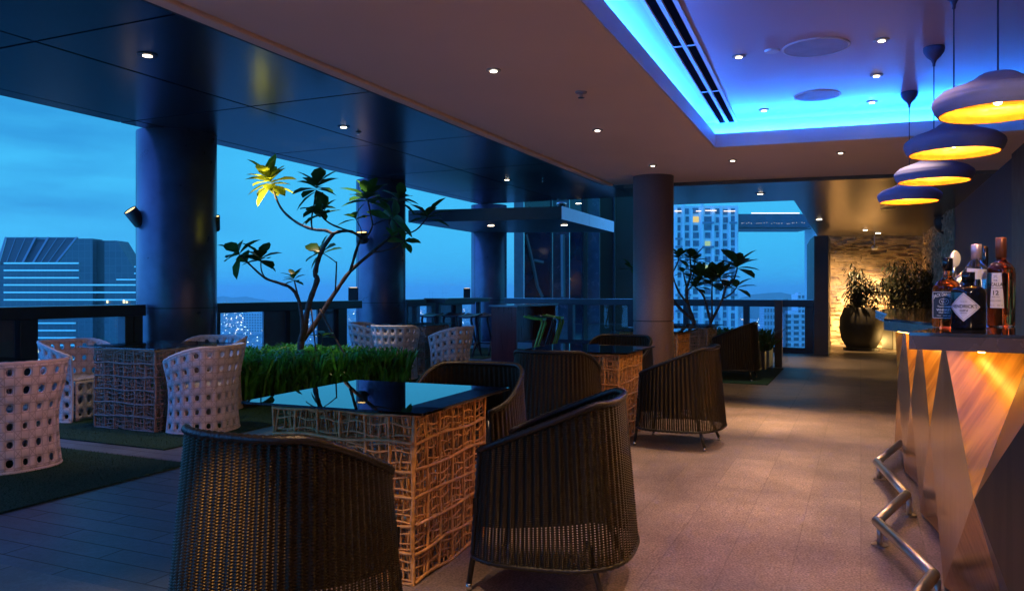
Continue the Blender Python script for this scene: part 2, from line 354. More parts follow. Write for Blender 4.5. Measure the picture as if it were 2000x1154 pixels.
# ---- high soffit panels over the terrace
struct(MB().prism([UVp(-17, .03)[:2], UVp(9.6, .03)[:2], UVp(9.6, -9)[:2], UVp(1, -9)[:2], UVp(1, -13)[:2], UVp(-17, -13)[:2]], 3.475, 3.9).build('roof', M_black))
mb = MB(); be = [.03, -.27, -2.16, -4.05, -5.94]; ae = [-3.57+2.65*k for k in range(-5, 5)]+[9.6]
for i in range(len(ae)-1):
    for j in range(len(be)-1):
        g = .014
        q = [UVp(ae[i]+g, be[j]-g), UVp(ae[i+1]-g, be[j]-g), UVp(ae[i+1]-g, be[j+1]+g), UVp(ae[i]+g, be[j+1]+g)]
        mb.prism([p[:2] for p in q], 3.455+R.uniform(0, .002), 3.474)
struct(mb.build('terrace_soffit', M_soffit))
# ---- low bronze soffit at the far end
m, t, b_, o_ = newmat('bronze soffit with seams'); Nn = t.nodes.new; Lk = t.links.new
g = Nn('ShaderNodeNewGeometry'); mp = Nn('ShaderNodeMapping'); mp.inputs['Rotation'].default_value = (0, 0, -RU); Lk(g.outputs['Position'], mp.inputs[0])
mp.inputs['Location'].default_value = (.3, .35, 0)
br = Nn('ShaderNodeTexBrick'); Lk(mp.outputs[0], br.inputs[0]); br.offset = 0; br.inputs['Scale'].default_value = 1
br.inputs['Brick Width'].default_value = .95; br.inputs['Row Height'].default_value = 2.9; br.inputs['Mortar Size'].default_value = .012
br.inputs['Color1'].default_value = (.085, .078, .066, 1); br.inputs['Color2'].default_value = (.10, .09, .075, 1); br.inputs['Mortar'].default_value = (.004, .004, .004, 1)
Lk(br.outputs[0], b_.inputs['Base Color']); b_.inputs['Roughness'].default_value = .27; b_.inputs['Specular IOR Level'].default_value = .7
M_low = m
struct(MB().prism([(1.40, 9.82), (7.4, 7.97), (9.9, 18.8), (7.35, 18.8), (4.02, 11.17), (2.0, 11.85)], 2.56, 2.85).build('low_soffit', M_low))
# ---- walls
def wall(name, poly, z0, z1, m, label, **k):
    o = MB().prism(poly, z0, z1).build(name, m, **k); return tag(o, label, 'wall')
def line_wall(a, b, th):       # thickness to the right of a->b
    a = Vector(a); b = Vector(b); n = (b-a).normalized(); n = Vector((n.y, -n.x))*th; return [tuple(a), tuple(b), tuple(b+n), tuple(a+n)]
rw = lambda d: (8.14-.445*(15-d), d)
wall('bar_wall', line_wall(rw(-3), rw(7.6), .2), 0, 2.86, M_black, 'black wall running behind the bar at its near end')
wall('slate_wall', line_wall(rw(7.6), rw(12.2), .2), 0, 2.56, M_slate, 'blue grey slate wall panel behind the bottles')
wall('back_wall', [(-3.4, -3.3), (7, -3.3), (7, -3), (-3.4, -3)], 0, 3.4, M_brown, 'plain wall closing the bar room behind the viewer')
M_stone = mat('stacked stone', (.52,.39,.25), .85, var=.45, vs=5, bump=.6, bs=40)
def stone_wall(name, a, b, h, label, seed):
    rr = random.Random(seed); a = Vector((*a, 0)); b = Vector((*b, 0)); L_ = (b-a).length; u = (b-a)/L_; n = Vector((u.y, -u.x, 0))
    mb = MB(); z = 0
    while z < h:
        hh = min(rr.uniform(.032, .06), h-z); s = -rr.uniform(0, .2)
        while s < L_:
            w = rr.uniform(.08, .34); s0 = max(s, 0); s1 = min(s+w-.004, L_); pr = rr.uniform(.01, .07)
            if s1 > s0+.01:
                q = [a+u*s0+n*pr, a+u*s1+n*(pr+rr.uniform(-.01, .01)), a+u*s1-n*.1, a+u*s0-n*.1]
                mb.add([(p.x, p.y, z+.003) for p in q]+[(p.x, p.y, z+hh-.001) for p in q], [(0,1,5,4),(1,2,6,5),(2,3,7,6),(3,0,4,7),(4,5,6,7),(3,2,1,0)])
            s += w
        z += hh
    o = mb.build(name, M_stone); return tag(o, label, 'wall')
stone_wall('stone_wall', (7.3, 18.75), (9.75, 18.45), 2.56, 'rough stacked stone wall lit yellow behind the potted plants', 3)
stone_wall('stone_wall', (9.72, 18.45), (8.16, 15.02), 2.56, 'narrow stacked stone return beside the speaker, lit from below', 4)
stone_wall('stone_wall', rw(15), rw(12.2), 2.56, 'dark unlit stacked stone wall under the round black speaker', 5)
# end pier beside the opening
o = MB().prism([(5.98,15.5),(6.22,15.4),(6.75,16.6),(7.3,18.5),(7.0,18.6),(6.35,16.7)], .0, 2.36).build('pier', M_frame); tag(o, 'tall dark pier closing the railing beside the stone wall', 'pier')
# ---- columns
def column(px, d, dia, z1, m, label, ring=1.04, seam=None):
    x = (px-PX0)/F*d; r = dia/2
    c = empty('round_column', (x, d, 0)); tag(c, label, 'column')
    MB().lathe([(r, 0), (r, ring-.006)], 64, cap1=False).build('lower_casing', m, c, smooth=True)
    MB().lathe([(r-.012, ring-.006), (r-.012, ring+.006)], 64, cap0=False, cap1=False).build('joint', M_black, c, smooth=True)
    MB().lathe([(r, ring+.006), (r, z1)], 64, cap0=False).build('upper_casing', m, c, smooth=True)
    if seam is not None:
        for s in (seam, seam+pi):
            MB().box(r-.004, r+.0015, -.006, .006, .01, z1-.01, Matrix.Rotation(s, 4, 'Z')).build('seam', M_black, c)
    return c
col1 = column(346, 11, 1.05, 3.47, M_col, 'widest dark blue metal column, right behind the nearer white chairs', seam=radians(212))
col2 = column(744, 15.7, .98, 3.47, M_col, 'dark blue metal column behind the tall frangipani branches', seam=radians(215))
col3 = column(955, 20.2, .92, 3.47, M_col, 'farthest dark blue metal column, at the corner of the railings', seam=radians(220))
col4 = column(1276, 9.1, .465, 2.6, M_colp, 'slim speckled granite column rising beside the wicker chairs', ring=.93)
# ---- left railing
def rl(px): d = 9.595/(.445-(px-PX0)/F); return Vector((-4.7+.445*(d-11), d, 0))
def railing(name, label, A, B, posts, panels, glassm):
    a = Vector(A); b = Vector(B); r = empty(name, (a.x, a.y, 0), atan2(b.y-a.y, b.x-a.x)); tag(r, label, 'railing'); L_ = (b-a).length
    MB().box(0, L_, -.09, .09, .945, 1.086).build('top_rail', M_frame, r, bevel=.008)
    MB().box(0, L_, -.1, .1, 1.087, 1.094).build('rail_cap', M_capr, r)
    MB().box(0, L_, -.04, .04, 0, .11).build('bottom_rail', M_frame, r)
    for s0, s1 in posts: MB().box(s0, s1, -.07, .07, .111, .944).build('post', M_frame, r, bevel=.005)
    for s0, s1 in panels: MB().box(s0, s1, .02, .05, .115, .94).build('panel', M_panel, r)
    MB().box(0.01, L_-.01, -.006, .006, .112, .944).build('glass', glassm, r)
    return r
M_capr = mat('rail cap', (.6,.66,.7), .22, metal=.9, var=.05)
def span(A, pxs): return [((rl(p)-A).length, (rl(q)-A).length) for p, q in pxs]
A = UVp(-9, 0); E1 = rl(276); 
railing('railing', 'dark glass railing at the near end of the terrace, left of the widest column', A, E1, span(A, [(32, 67), (237, 253), (256, 272), (-160, -120), (-400, -340)]), span(A, [(-60, 31), (238, 256)]), M_rail)
A2 = rl(417); E2 = rl(700)
railing('railing', 'dark glass railing behind the grass bed and frangipani', A2, E2, [((rl(p)-A2).length, (rl(q)-A2).length) for p, q in [(417.5, 424), (560, 580), (655, 672)]], [((rl(p)-A2).length, (rl(q)-A2).length) for p, q in [(517, 559), (622, 654)]], M_rail)
A3 = rl(788); E3 = rl(922)
railing('railing', 'short glass railing beside the high glass bar table', A3, E3, [((rl(p)-A3).length, (rl(q)-A3).length) for p, q in [(789, 792), (838, 848), (885, 898)]], [((rl(p)-A3).length, (rl(q)-A3).length) for p, q in [(792, 822), (862, 884)]], M_rail)
# ---- cross railing
B0 = Vector((-.15, 19.75, 0)); B1 = Vector((6.25, 15.85, 0)); Lc = (B1-B0).length
def cs(px):
    k = (px-PX0)/F; d_ = B1-B0; s = (k*B0.y-B0.x)/(d_.x-k*d_.y); return s*Lc
railing('railing', 'long glass railing across the far end, below the tower views', B0, B1, [(cs(1111), cs(1121)), (cs(1228), cs(1240)), (cs(1300), cs(1308)), (cs(1336), cs(1347)), (cs(1453), cs(1463)), (cs(1573), cs(1592))], [], M_rail)
# ---- canopy box at the far corner
can = empty('canopy', (.2, 18, 0)); tag(can, 'flat dark canopy with a pale blue edge painted with reflected glow above the bar tables', 'canopy')
L1, L2, R2, R1 = (-2.25, 17.0), (-.95, 20.1), (2.56, 19.8), (1.02, 16.2)
def loc(ps): return [(p[0]-.2, p[1]-18) for p in ps]
MB().prism(loc([L1, L2, R2, R1]), 2.76, 3.02).build('slab', M_frame, can)
M_blue = mat('pale blue fascia panel', (.5,.6,.8), .35, var=.05, emit=(.08,.22,.62), es=.22)  # no lamp: weak emission stands in for light the fascia reflects
n = Vector((R2[0]-R1[0], R2[1]-R1[1], 0)).normalized()
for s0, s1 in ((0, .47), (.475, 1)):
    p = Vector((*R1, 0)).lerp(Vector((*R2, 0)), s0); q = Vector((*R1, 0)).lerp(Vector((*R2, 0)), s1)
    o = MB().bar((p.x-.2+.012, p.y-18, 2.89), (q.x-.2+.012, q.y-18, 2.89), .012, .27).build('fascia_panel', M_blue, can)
for px, py in ((959, 441), (1102, 440)):
    q = P(px, py, 2.755); MB().lathe([(.07, 0), (.07, .004)], 20, c=(q.x-.2, q.y-18, 2.752)).build('downlight', M_lampw, can)
# ---- neighbouring dark glass facade behind the cross railing
fac = empty('glass_facade', (.9, 23, 0)); tag(fac, 'dark reflective glass facade of the next building, past the canopy', 'building')
M_fg = mat('dark facade glass', (.012,.022,.05), .07, spec=1, var=.4, vs=1.3)
M_fg2 = mat('dark facade panel', (.03,.045,.085), .25, spec=.6, var=.2)
xs = [1004, 1024, 1026, 1076, 1078, 1112, 1114, 1140, 1142, 1172, 1174, 1198, 1236, 1262]
fx = lambda px, d: (px-PX0)/F*d
def fbox(p0, p1, d0, d1, m, nm, z0=-8, z1=7): return MB().box(fx(p0, d0)-.9, fx(p1, d0)-.9, d0-23, d1-23, z0, z1).build(nm, m, fac)
fbox(1004, 1023, 22.6, 23.4, M_panel, 'pilaster'); fbox(1024, 1075, 23.2, 23.4, M_fg, 'pane'); fbox(1076, 1079, 22.9, 23.4, M_frame, 'mullion')
fbox(1080, 1112, 23.1, 23.4, M_fg2, 'pane'); fbox(1113, 1139, 23.2, 23.4, M_fg, 'pane'); fbox(1140, 1147, 22.8, 23.4, M_black, 'mullion')
fbox(1148, 1171, 22.9, 23.4, M_fg2, 'pane'); fbox(1172, 1198, 23.2, 23.4, M_black, 'pane'); fbox(1199, 1201, 22.9, 23.4, M_frame, 'mullion'); fbox(1202, 1275, 23.1, 23.4, M_black, 'pane')
mb = MB(); mb.tube([D(x, y, 23.12)-Vector((.9, 23, 0)) for x, y in ((1027,458),(1035,490),(1042,520),(1050,560),(1060,580))], .05, 5); mb.tube([D(x, y, 23.12)-Vector((.9,23,0)) for x, y in ((1043,508),(1062,512))], .04, 5)
mb.tube([D(x, y, 23.02)-Vector((.9, 23, 0)) for x, y in ((1099,458),(1100,580))], .07, 5)
mb.build('reflection_streak', M_panel, fac)  # curved grey tubes stand in for reflections on the dark panes
for y0, y1 in ((632, 634),): fbox(1080, 1236, 22.85, 22.9, M_frame, 'ledge', EYE-66/F*22.85, EYE-64/F*22.85)

# ================================================================ CITY
G0 = -112.0
struct(MB().prism([(-9000, 60), (9000, 60), (9000, 16000), (-9000, 16000)], G0-2, G0).build('city_ground', mat('city ground', (.26,.32,.35), .9, var=.6, vs=.01)))
struct(MB().prism([(-6500, 5200), (5200, 4300), (9000, 16000), (-9000, 16000)], G0+.2, G0+.6).build('sea', mat('sea', (.22,.32,.38), .5, spec=.6, var=.1, vs=.002)))
def ridge(name, pts, d, th, m):
    mb = MB(); n = len(pts); vs = []
    for px, py in pts:
        x = (px-PX0)/F*d; z = EYE-(py-PY0)/F*d
        vs += [(x, d-th, G0), (x, d, z), (x, d+th, G0)]
    mb.add(vs, [(3*i+a, 3*i+3+a, 3*i+4+a, 3*i+1+a) for i in range(n-1) for a in (0, 1)])
    return struct(mb.build(name, m, smooth=True))
M_hill = mat('hill trees', (.03,.05,.04), .95, var=.4, vs=.01)
ridge('hill', [(380,592),(420,581),(435,578),(455,581),(480,579),(500,583),(530,588),(640,590)], 3800, 250, M_hill)
ridge('hill', [(1440,584),(1470,575),(1500,572),(1525,571),(1540,574),(1565,577),(1590,576),(1640,580)], 3000, 260, M_hill)
M_cb = [gridmat('city block a', (.45,.50,.52), (.30,.34,.38), (.55,.6,.62), 5, 3.6, .9, .7), gridmat('city block b', (.70,.74,.76), (.55,.6,.65), (.8,.82,.84), 6, 3.4, 1.0, .7), gridmat('city block c', (.20,.25,.30), (.14,.18,.24), (.30,.35,.40), 7, 3.6, .8, .7)]
M_cl = emat('city lamp', (1.0,.72,.42), 9, sample=False); M_cw = emat('city lamp white', (.75,.92,1.0), 7, sample=False)
M_cwin = mat('distant window', (.03,.045,.07), .2, spec=.8)
def bl(px0, px1, pytop, d, depth, m, label, name='city_building', rows=0, cols=0, group=None, base=None, offs=0):
    x0 = (px0-PX0)/F*d; x1 = (px1-PX0)/F*d; zt = EYE-(pytop-PY0)/F*d; zb = G0 if base is None else base
    e = empty(name, ((x0+x1)/2, d, zb)); tag(e, label, 'building', group)
    w = (x1-x0)/2
    MB().box(-w, w, 0, depth, 0, zt-zb).build('wall', m, e)
    MB().box(-w*.5, w*.3, depth*.2, depth*.7, zt-zb, zt-zb+depth*.12).build('roof', m, e)
    if rows:
        H = zt-zb; first = None
        for j in range(rows):
            for i in range(cols):
                if first is None:
                    first = MB().box(-w*.62/cols, w*.62/cols, -.4, -.02, -H/rows*.28, H/rows*.28).build('window', M_cwin, e)
                    o = first
                else: o = first.copy(); C.objects.link(o); o.parent = e
                o.location = (-w+(i+.5)*2*w/cols, 0, (j+.5)*H/rows)
    return e
bl(475, 517, 612, 1900, 30, M_cb[1], 'pale slab block with rows of small windows among the harbour lights', rows=9, cols=8)
mbs = [MB(), MB(), MB()]
def blk(px, w, ptop, d, depth):
    x0 = (px-PX0)/F*d; x1 = (px+w-PX0)/F*d; mbs[R.randrange(3)].box(x0, x1, d, d+depth, G0, EYE-(ptop-PY0)/F*d)
for i in range(420):
    px = R.choice([R.uniform(425, 700), R.uniform(425, 560), R.uniform(790, 930)]); d = R.uniform(1350, 4200); w = R.uniform(4, 18)
    base_y = PY0+(EYE-G0)*F/d; h = R.uniform(1, 4.5)*(1+max(0, 2500-d)/1500)
    blk(px, w*1600/d, base_y-h*2.4*1600/d, d, R.uniform(15, 45))
for i in range(70):
    px = R.uniform(1450, 1610); d = R.uniform(1200, 3300); w = R.uniform(5, 20)
    base_y = PY0+(EYE-G0)*F/d; blk(px, w*1500/d, base_y-R.uniform(5, 28)*1500/d, d, R.uniform(15, 40))
for i in range(3): tag(mbs[i].build('city_blocks', M_cb[i]), 'hazy low blocks of the far-off city seen through the glass railings', 'city blocks', kind='stuff')
bl(1532, 1578, 612, 520, 14, M_cb[1], 'pale many storey housing slab seen through the far glass railing', rows=26, cols=3, name='housing_slab')
bl(1558, 1572, 575, 900, 20, M_cb[1], 'slim pale tower above the far railing next to the pier', rows=20, cols=2, name='housing_slab')
bl(1492, 1515, 600, 1100, 20, M_cb[0], 'mid height grey block right of the railing post at the far end', rows=10, cols=4, name='housing_slab')
# harbour cranes
for px, lab in ((842, 'first'), (868, 'last')):
    d = 5200; e = empty('harbour_crane', ((px-PX0)/F*d, d, G0)); tag(e, lab+' of the two tiny gantry cranes standing on the hazy horizon', 'crane', 'gantry cranes on the horizon')
    s = d/F; mb = MB()
    for dx in (-3, 3): mb.bar((dx*s, 0, 0), (dx*s, 0, 32*s+G0*0-EYE*0), 1.2*s*.5, 1.2*s*.5)
    mb.build('leg', M_cb[2], e); MB().bar((-7*s, 0, 29*s), (9*s, 0, 30*s), .6*s, .6*s).bar((-3*s, 0, 30*s), (-5*s, 0, 48*s), .5*s, .5*s).build('boom', M_cb[2], e)
# street lamps of the far city, uncountable points
mb = MB(); mw = MB()
for i in range(520):
    px = R.choice([R.uniform(420, 700), R.gauss(470, 25), R.uniform(790, 930), R.uniform(1445, 1580)]); d = R.uniform(1350, 4200); s = R.uniform(.25, .75)*d/1530*.75
    z = G0+R.uniform(3, 26); x = (px-PX0)/F*d
    (mb if R.random() < .6 else mw).box(x-s, x+s, d-1, d+1, z, z+s*1.4)
tag(mb.build('city_lights', M_cl), 'scattered warm lights of the hazy city below the railing', 'city lights', kind='stuff')
tag(mw.build('city_lights', M_cw), 'scattered white lights of the hazy city below the railing', 'city lights', kind='stuff')
# ---- striped office building on the left
d0 = 165; ob = empty('office_building', (-90, d0, G0)); tag(ob, 'dark office block with bright blue floor bands and a sloped glass roof', 'building')
M_of = gridmat('dark office wall', (.060,.085,.12), (.048,.070,.105), (.085,.11,.15), 1.3, 1.54, .07, .4); M_of2 = mat('dark office recess', (.022,.032,.052), .6, var=.1, vs=.3)
M_st = mat('pale floor band', (.55,.75,.85), .4, emit=(.08,.50,.72), es=.20); M_roofg = mat('roof glazing', (.02,.03,.05), .5, spec=.3, var=.3, vs=.8)  # pale floor bands with a weak emission of their own
M_win = emat('lit office window', (1.0,.85,.45), 1.2, sample=False)
def ow(px, py, d=d0): q = D(px, py, d); return Vector((q.x+90, q.y-d0, q.z-G0))
def oprism(pts, d, dep, m, nm):
    n = len(pts); vs = [ow(x, y, d) for x, y in pts]; vs += [v+Vector((0, dep, 0)) for v in vs]
    return MB().add(vs, [tuple(range(n)), tuple(reversed(range(n, 2*n)))]+[(i, n+i, n+(i+1)%n, (i+1)%n) for i in range(n)]).build(nm, m, ob)
oprism([(7,1500),(181,1500),(181,466),(152,466),(113,516),(7,516)][::-1], d0, 4, M_of, 'wall')
oprism([(-260,1500),(7,1500),(7,516),(-260,516)][::-1], d0+8, 30, M_of, 'wall')
oprism([(181,1500),(204,1500),(204,470),(181,470)][::-1], d0+1.6, 2, M_of2, 'recess')
oprism([(204,1500),(300,1500),(300,522),(260,522),(228,470),(204,470)][::-1], d0, 5, M_of, 'wall')
# sloped glazing
def rq(a, b, c, dd, m, nm, off=0): return MB().add([a, b, c, dd], [(0,1,2,3)]).build(nm, m, ob, solid=.4)
g0 = [ow(0, 515, d0), ow(113, 515, d0), ow(152, 466, d0+22), ow(14, 466, d0+22)]
gs = ow(-40, 515, d0); 
for s0, s1 in ((0, .42), (.60, 1)):
    rq(g0[0].lerp(g0[1], s0), g0[0].lerp(g0[1], s1), g0[3].lerp(g0[2], s1), g0[3].lerp(g0[2], s0), M_roofg, 'roof_glazing')
rq(*[v+Vector((0, .6, -.3)) for v in (g0[0].lerp(g0[1], .4), g0[0].lerp(g0[1], .62), g0[3].lerp(g0[2], .62), g0[3].lerp(g0[2], .4))], M_of2, 'roof_gap')
mb = MB()
for s in (0, .14, .28, .42, .60, .73, .86, 1.0): mb.bar(g0[0].lerp(g0[1], s)+Vector((0,-.5,.3)), g0[3].lerp(g0[2], s)+Vector((0,-.5,.3)), .10 if s not in (.42, .6, 1.0, 0) else .4, .12)
mb.bar(g0[3], g0[2], .6, .6); mb.build('roof_rib', mat('roof rib', (.22,.32,.40), .6), ob)
mb = MB()
for y0, y1, ya in ((514, 7, 153), (528, 7, 153), (542.5, 7, 153), (556.5, 7, 272), (571, 7, 272), (585.5, 7, 272)):
    a = ow(y1, y0, d0-.4); b = ow(ya, y0, d0-.4); mb.box(a.x, b.x, a.y, a.y+.3, a.z-.16, a.z+.16)
for y, x0, x1 in ((521, 262, 330), (534, 262, 330), (546, 227, 330)):
    a = ow(x0, y, d0-.4); b = ow(x1, y, d0-.4); mb.box(a.x, b.x, a.y, a.y+.3, a.z-.14, a.z+.14)
for k in range(12):
    y = 631+14.3*k; a = ow(67, y, d0-.4); b = ow(147, y, d0-.4); mb.box(a.x, b.x, a.y, a.y+.3, a.z-.16, a.z+.16)
mb.build('floor_band', M_st, ob)
mb = MB()
for x0, x1, y0, y1 in ((70,92,680,688),(68,150,703,712),(208,210,587,592),(240,243,586,592),(246,248,588,592)):
    a = ow(x0, y0, d0-.5); b = ow(x1, y1, d0-.5); mb.box(a.x, b.x, a.y, a.y+.3, b.z, a.z)
mb.build('lit_window', M_win, ob)
# ---- white apartment tower with sky bridge
dt = 290; tw = empty('apartment_tower', (60, dt, G0)); tag(tw, 'white apartment tower with staggered dark windows behind the far railing', 'building')
M_tw = mat('tower render', (.72,.80,.85), .7, var=.08, vs=.2); M_tw2 = mat('tower window glass', (.07,.12,.20), .3, spec=.6, var=.6, vs=.6)
def tq(px, py, d=dt): q = D(px, py, d); return Vector((q.x-60, q.y-dt, q.z-G0))
a = tq(1180, 402); b = tq(1442, 402); MB().box(a.x, b.x, 0, 26, 0, a.z).build('wall', M_tw, tw)
cols = [(1210,9),(1228,14),(1246,9),(1262,9),(1280,14),(1300,9),(1325,9),(1342,9),(1358,14),(1382,15),(1400,8),(1416,9),(1431,10)]
lit = {(1358,1):(1,.75,.22), (1382,4):(.45,.7,.4), (1382,7):(.5,.7,.35), (1400,8):(.6,.7,.25), (1416,9):(.9,.45,.15)}
M_lit = {}
wproto = {}
lw = MB()
for cx, w in cols:
    for r_ in range(34):
        y = 413+r_*15.6+R.choice((0, 0, 0, -1.2, 1.2)); ww = w*R.choice((.65, .8, .9)); key = (cx, r_)
        xx = cx+R.choice((-1, 0, 1))*(.8 if w < 12 else .3); a = tq(xx-ww/2, y-5.4); b = tq(xx+ww/2, y+5.4)
        if key in lit:
            M_lit.setdefault(key, emat('lit flat window', lit[key], .5, sample=False)); mm = M_lit[key]
        else: mm = M_tw2
        vis = cx > 1315 and r_ < 20
        if vis and (R.random() < .85 or key in lit) and len(wproto) < 100:
            wproto[key] = 1; MB().box(a.x, b.x, -.35, -.02, b.z, a.z).build('window', mm, tw)
        else: lw.box(a.x, b.x, -.35, -.02, b.z, a.z)
tag(lw.build('window_rest', M_tw2, tw), kind='stuff')
mb = MB()
M_bal = mat('balcony', (.16,.24,.34), .7)
for i, (cx, w) in enumerate(cols):
    for y0 in range(0, 14):
        if R.random() < .45:
            y = 419.5+y0*31.2+R.choice((0, 15.6)); a = tq(cx-w*.75, y); b = tq(cx+w*.75, y); MB().box(a.x, b.x, -1.1, 0, a.z-.45, a.z+.25).build('balcony', M_bal, tw)
mb = MB()
for cx in (1320, 1334, 1350, 1371, 1392, 1408, 1424, 1437):
    a = tq(cx-2.5, 400-R.uniform(-6, 3)); mb.box(a.x, a.x+.95, -.7, 0, 20, a.z+R.uniform(-2, 1))
mb.build('fin', M_tw, tw)
mb = MB()
for x0, x1, y in ((1316,1330,413),(1358,1368,413),(1376,1398,412),(1412,1434,413)): a = tq(x0, y); b = tq(x1, y); mb.box(a.x, b.x, -1.2, -1.0, a.z-.12, a.z+.12)
mb.build('parapet_light', emat('parapet light', (1,.85,.75), 1.3, sample=False), tw)
tr = empty('sky_bridge', (105, dt+6, G0)); tag(tr, 'dark sky bridge spanning high between the two white towers', 'bridge')
def sq(px, py, d): q = D(px, py, d); return Vector((q.x-105, q.y-dt-6, q.z-G0))
M_br = mat('bridge cladding', (.045,.065,.12), .6, var=.2, vs=.3)
a = sq(1442, 418, dt+6); b = sq(1582, 444, dt+6); MB().box(a.x, b.x, 0, 12, b.z, a.z).build('span', M_br, tr)
a = sq(1442, 446, dt+6); b = sq(1582, 448, dt+6); MB().box(a.x, b.x, -1, 13, b.z, a.z).build('soffit_edge', M_frame, tr)
mb = MB()
for i in range(26):
    x = 1449+i*4.9+R.uniform(-1, 1)
    if i % 6 != 5: a = sq(x, 436+R.uniform(-1.4, 1), dt+5.6); mb.box(a.x-.12, a.x+.12, 0, .1, a.z-.15, a.z+.15)
mb.build('bridge_light', emat('bridge light', (.8,.75,.8), 1.0, sample=False), tr)
a = sq(1468, 415.5, dt+5.8); b = sq(1562, 417, dt+5.8); MB().box(a.x, b.x, 0, .2, b.z, a.z).build('roof_light', emat('roof edge light', (1,.85,.78), 1.4, sample=False), tr)
mb = MB(); rr = random.Random(5)
for cx, w_, n_ in ((1444, 6, 60), (1495, 15, 60), (1525, 12, 40)):
    for i in range(n_):
        a = sq(cx+rr.gauss(0, w_*.45), (409 if cx < 1450 else 415)-abs(rr.gauss(0, 2.0 if cx > 1450 else 4)), dt+7); s = .45; v = [a+Vector((rr.uniform(-s, s), rr.uniform(-s, s), rr.uniform(-s, s))) for _ in range(3)]; mb.add(v, [(0,1,2)])
tag(mb.build('rooftop_shrubs', M_hill), 'small trees growing on top of the tower and the sky bridge', 'rooftop shrubs', kind='stuff')
t2 = empty('apartment_tower', (115, dt-2, G0)); tag(t2, 'second white apartment tower, half hidden behind the dark pier', 'building')
def t2q(px, py): q = D(px, py, dt-2); return Vector((q.x-115, q.y-dt+2, q.z-G0))
a = t2q(1611, 428); b = t2q(1660, 428); MB().box(a.x, b.x, 0, 20, 0, a.z).build('wall', M_tw, t2)
for r_ in range(16):
    for cx in (1619,): a = t2q(cx-3, 445+r_*16); b = t2q(cx+3, 456+r_*16); MB().box(a.x, b.x, -.3, -.02, b.z, a.z).build('window', M_tw2, t2)
# ================================================================ LAMPS AND LIGHT
def light(name, kind, loc, energy, col, parent=None, **k):
    l = bpy.data.lights.new(name, kind); l.energy = energy; l.color = col
    for a, b in k.items(): setattr(l, a, b)
    o = bpy.data.objects.new(name, l); C.objects.link(o); o.location = loc
    if parent: o.parent = parent
    return o
WARM = (1.0, .66, .38); PINK = (1.0, .58, .46)
M_trim = mat('downlight trim', (.30,.26,.25), .4); M_trimd = mat('dark downlight trim', (.03,.035,.05), .35)
def downlight(px, py, z, label, r=.021, energy=0, col=WARM, group='small round ceiling downlights', trim=M_trim, tr=.044, size=1.0, blend=.8, pos=None, em=None, tilt=None):
    q = P(px, py, z) if pos is None else Vector((*pos, z))
    e = empty('downlight', (q.x, q.y, z)); tag(e, label, 'downlight', group)
    MB().lathe([(tr, 0), (tr, -.006), (r, -.008), (r, 0)], 24).build('trim_ring', trim, e, smooth=False)
    MB().lathe([(r*.93, -.0115), (r*.93, -.009)], 20).build('lamp', em or M_lampw, e)
    if energy:
        s = light('downlight_spot', 'SPOT', (0, 0, -.03), energy, col, e, spot_size=size, spot_blend=blend, shadow_soft_size=.03)
        if tilt: s.rotation_euler = tilt
    return e
zB = 2.599; zU = 2.859; zS = 3.454; zL = 2.559
downlight(964, 137, zB, 'round white downlight alone in the middle of the brown ceiling', energy=81, em=M_lampc)
downlight(1167, 254, zB, 'white downlight near the rim of the brown ceiling, before the granite column', energy=74, em=M_lampc)
downlight(1275, 323, zB, 'tiny downlight right above the top of the granite column', energy=29)
downlight(1431, 313, zB, 'tiny downlight just past the corner of the blue lit recess', energy=230, col=(1,.60,.27), size=.85)
downlight(1642, 298, zB, 'tiny downlight on the brown strip past the blue recess, nearer the pendants', energy=150, col=(1,.60,.27), size=.85)
downlight(1443, 110, zU, 'downlight nearest the slot diffuser, beside the small round detector', energy=81, r=.022, tr=.046)
downlight(1722, 78, zU, 'bright downlight beyond the larger round speaker, toward the pendants', energy=94, r=.022, tr=.046)
downlight(1712, 147, zU, 'downlight on the purple ceiling between the two round speakers, pendant side', energy=67, r=.022, tr=.046)
downlight(1492, 215, zU, 'downlight by the end of the slot diffuser next to the cyan glow', energy=81, r=.022, tr=.046)
downlight(1703, 199, zU, 'downlight at the edge of the cyan glow beside the smallest pendant canopy', energy=54, r=.022, tr=.046)
hg = 'round downlights in the dark terrace soffit'
downlight(288, 108, zS, 'large warm downlight in the dark soffit before the widest column', r=.045, tr=.09, energy=60, group=hg, trim=M_trimd, em=M_lampw)
downlight(671, 248, zS, 'warm downlight in the dark soffit above the frangipani leaves', r=.045, tr=.08, energy=170, group=hg, trim=M_trimd)
downlight(990, 351, zS, 'small downlight in the dark soffit toward the canopy', r=.045, tr=.08, energy=30, group=hg, trim=M_trimd)
downlight(1130, 397, zS, 'flat white downlight in the dark soffit beside the dome camera', r=.075, tr=.1, group=hg, trim=M_trimd)
lg = 'recessed lights in the bronze soffit'
downlight(1485, 378, zL, 'downlight in the bronze soffit over the sky opening', r=.035, tr=.07, energy=40, group=lg, trim=M_trimd)
downlight(1600, 428, zL, 'downlight in the bronze soffit beside the dark pier', r=.05, tr=.07, energy=112, group=lg, trim=M_trimd, col=(1,.62,.30), size=1.1)
downlight(1690, 449, zL, 'wall washer in the bronze soffit close to the dark pier', r=.05, tr=.07, energy=420, group=lg, trim=M_trimd, col=(1,.60,.25), size=1.7, tilt=(radians(35), 0, radians(-8)))
downlight(1715, 455, zL, 'farthest downlight in the bronze soffit before the stone wall', r=.06, tr=.09, energy=1300, group=lg, trim=M_trimd, col=(1,.62,.25), tilt=(radians(28), 0, radians(-20)))
downlight(1735, 407, zL, 'dim downlight in the bronze soffit below the smallest pendant', r=.03, tr=.12, energy=48, group=lg, trim=M_trimd, col=(1,.62,.25), em=mat('dim lens', (.2,.17,.1), .4))
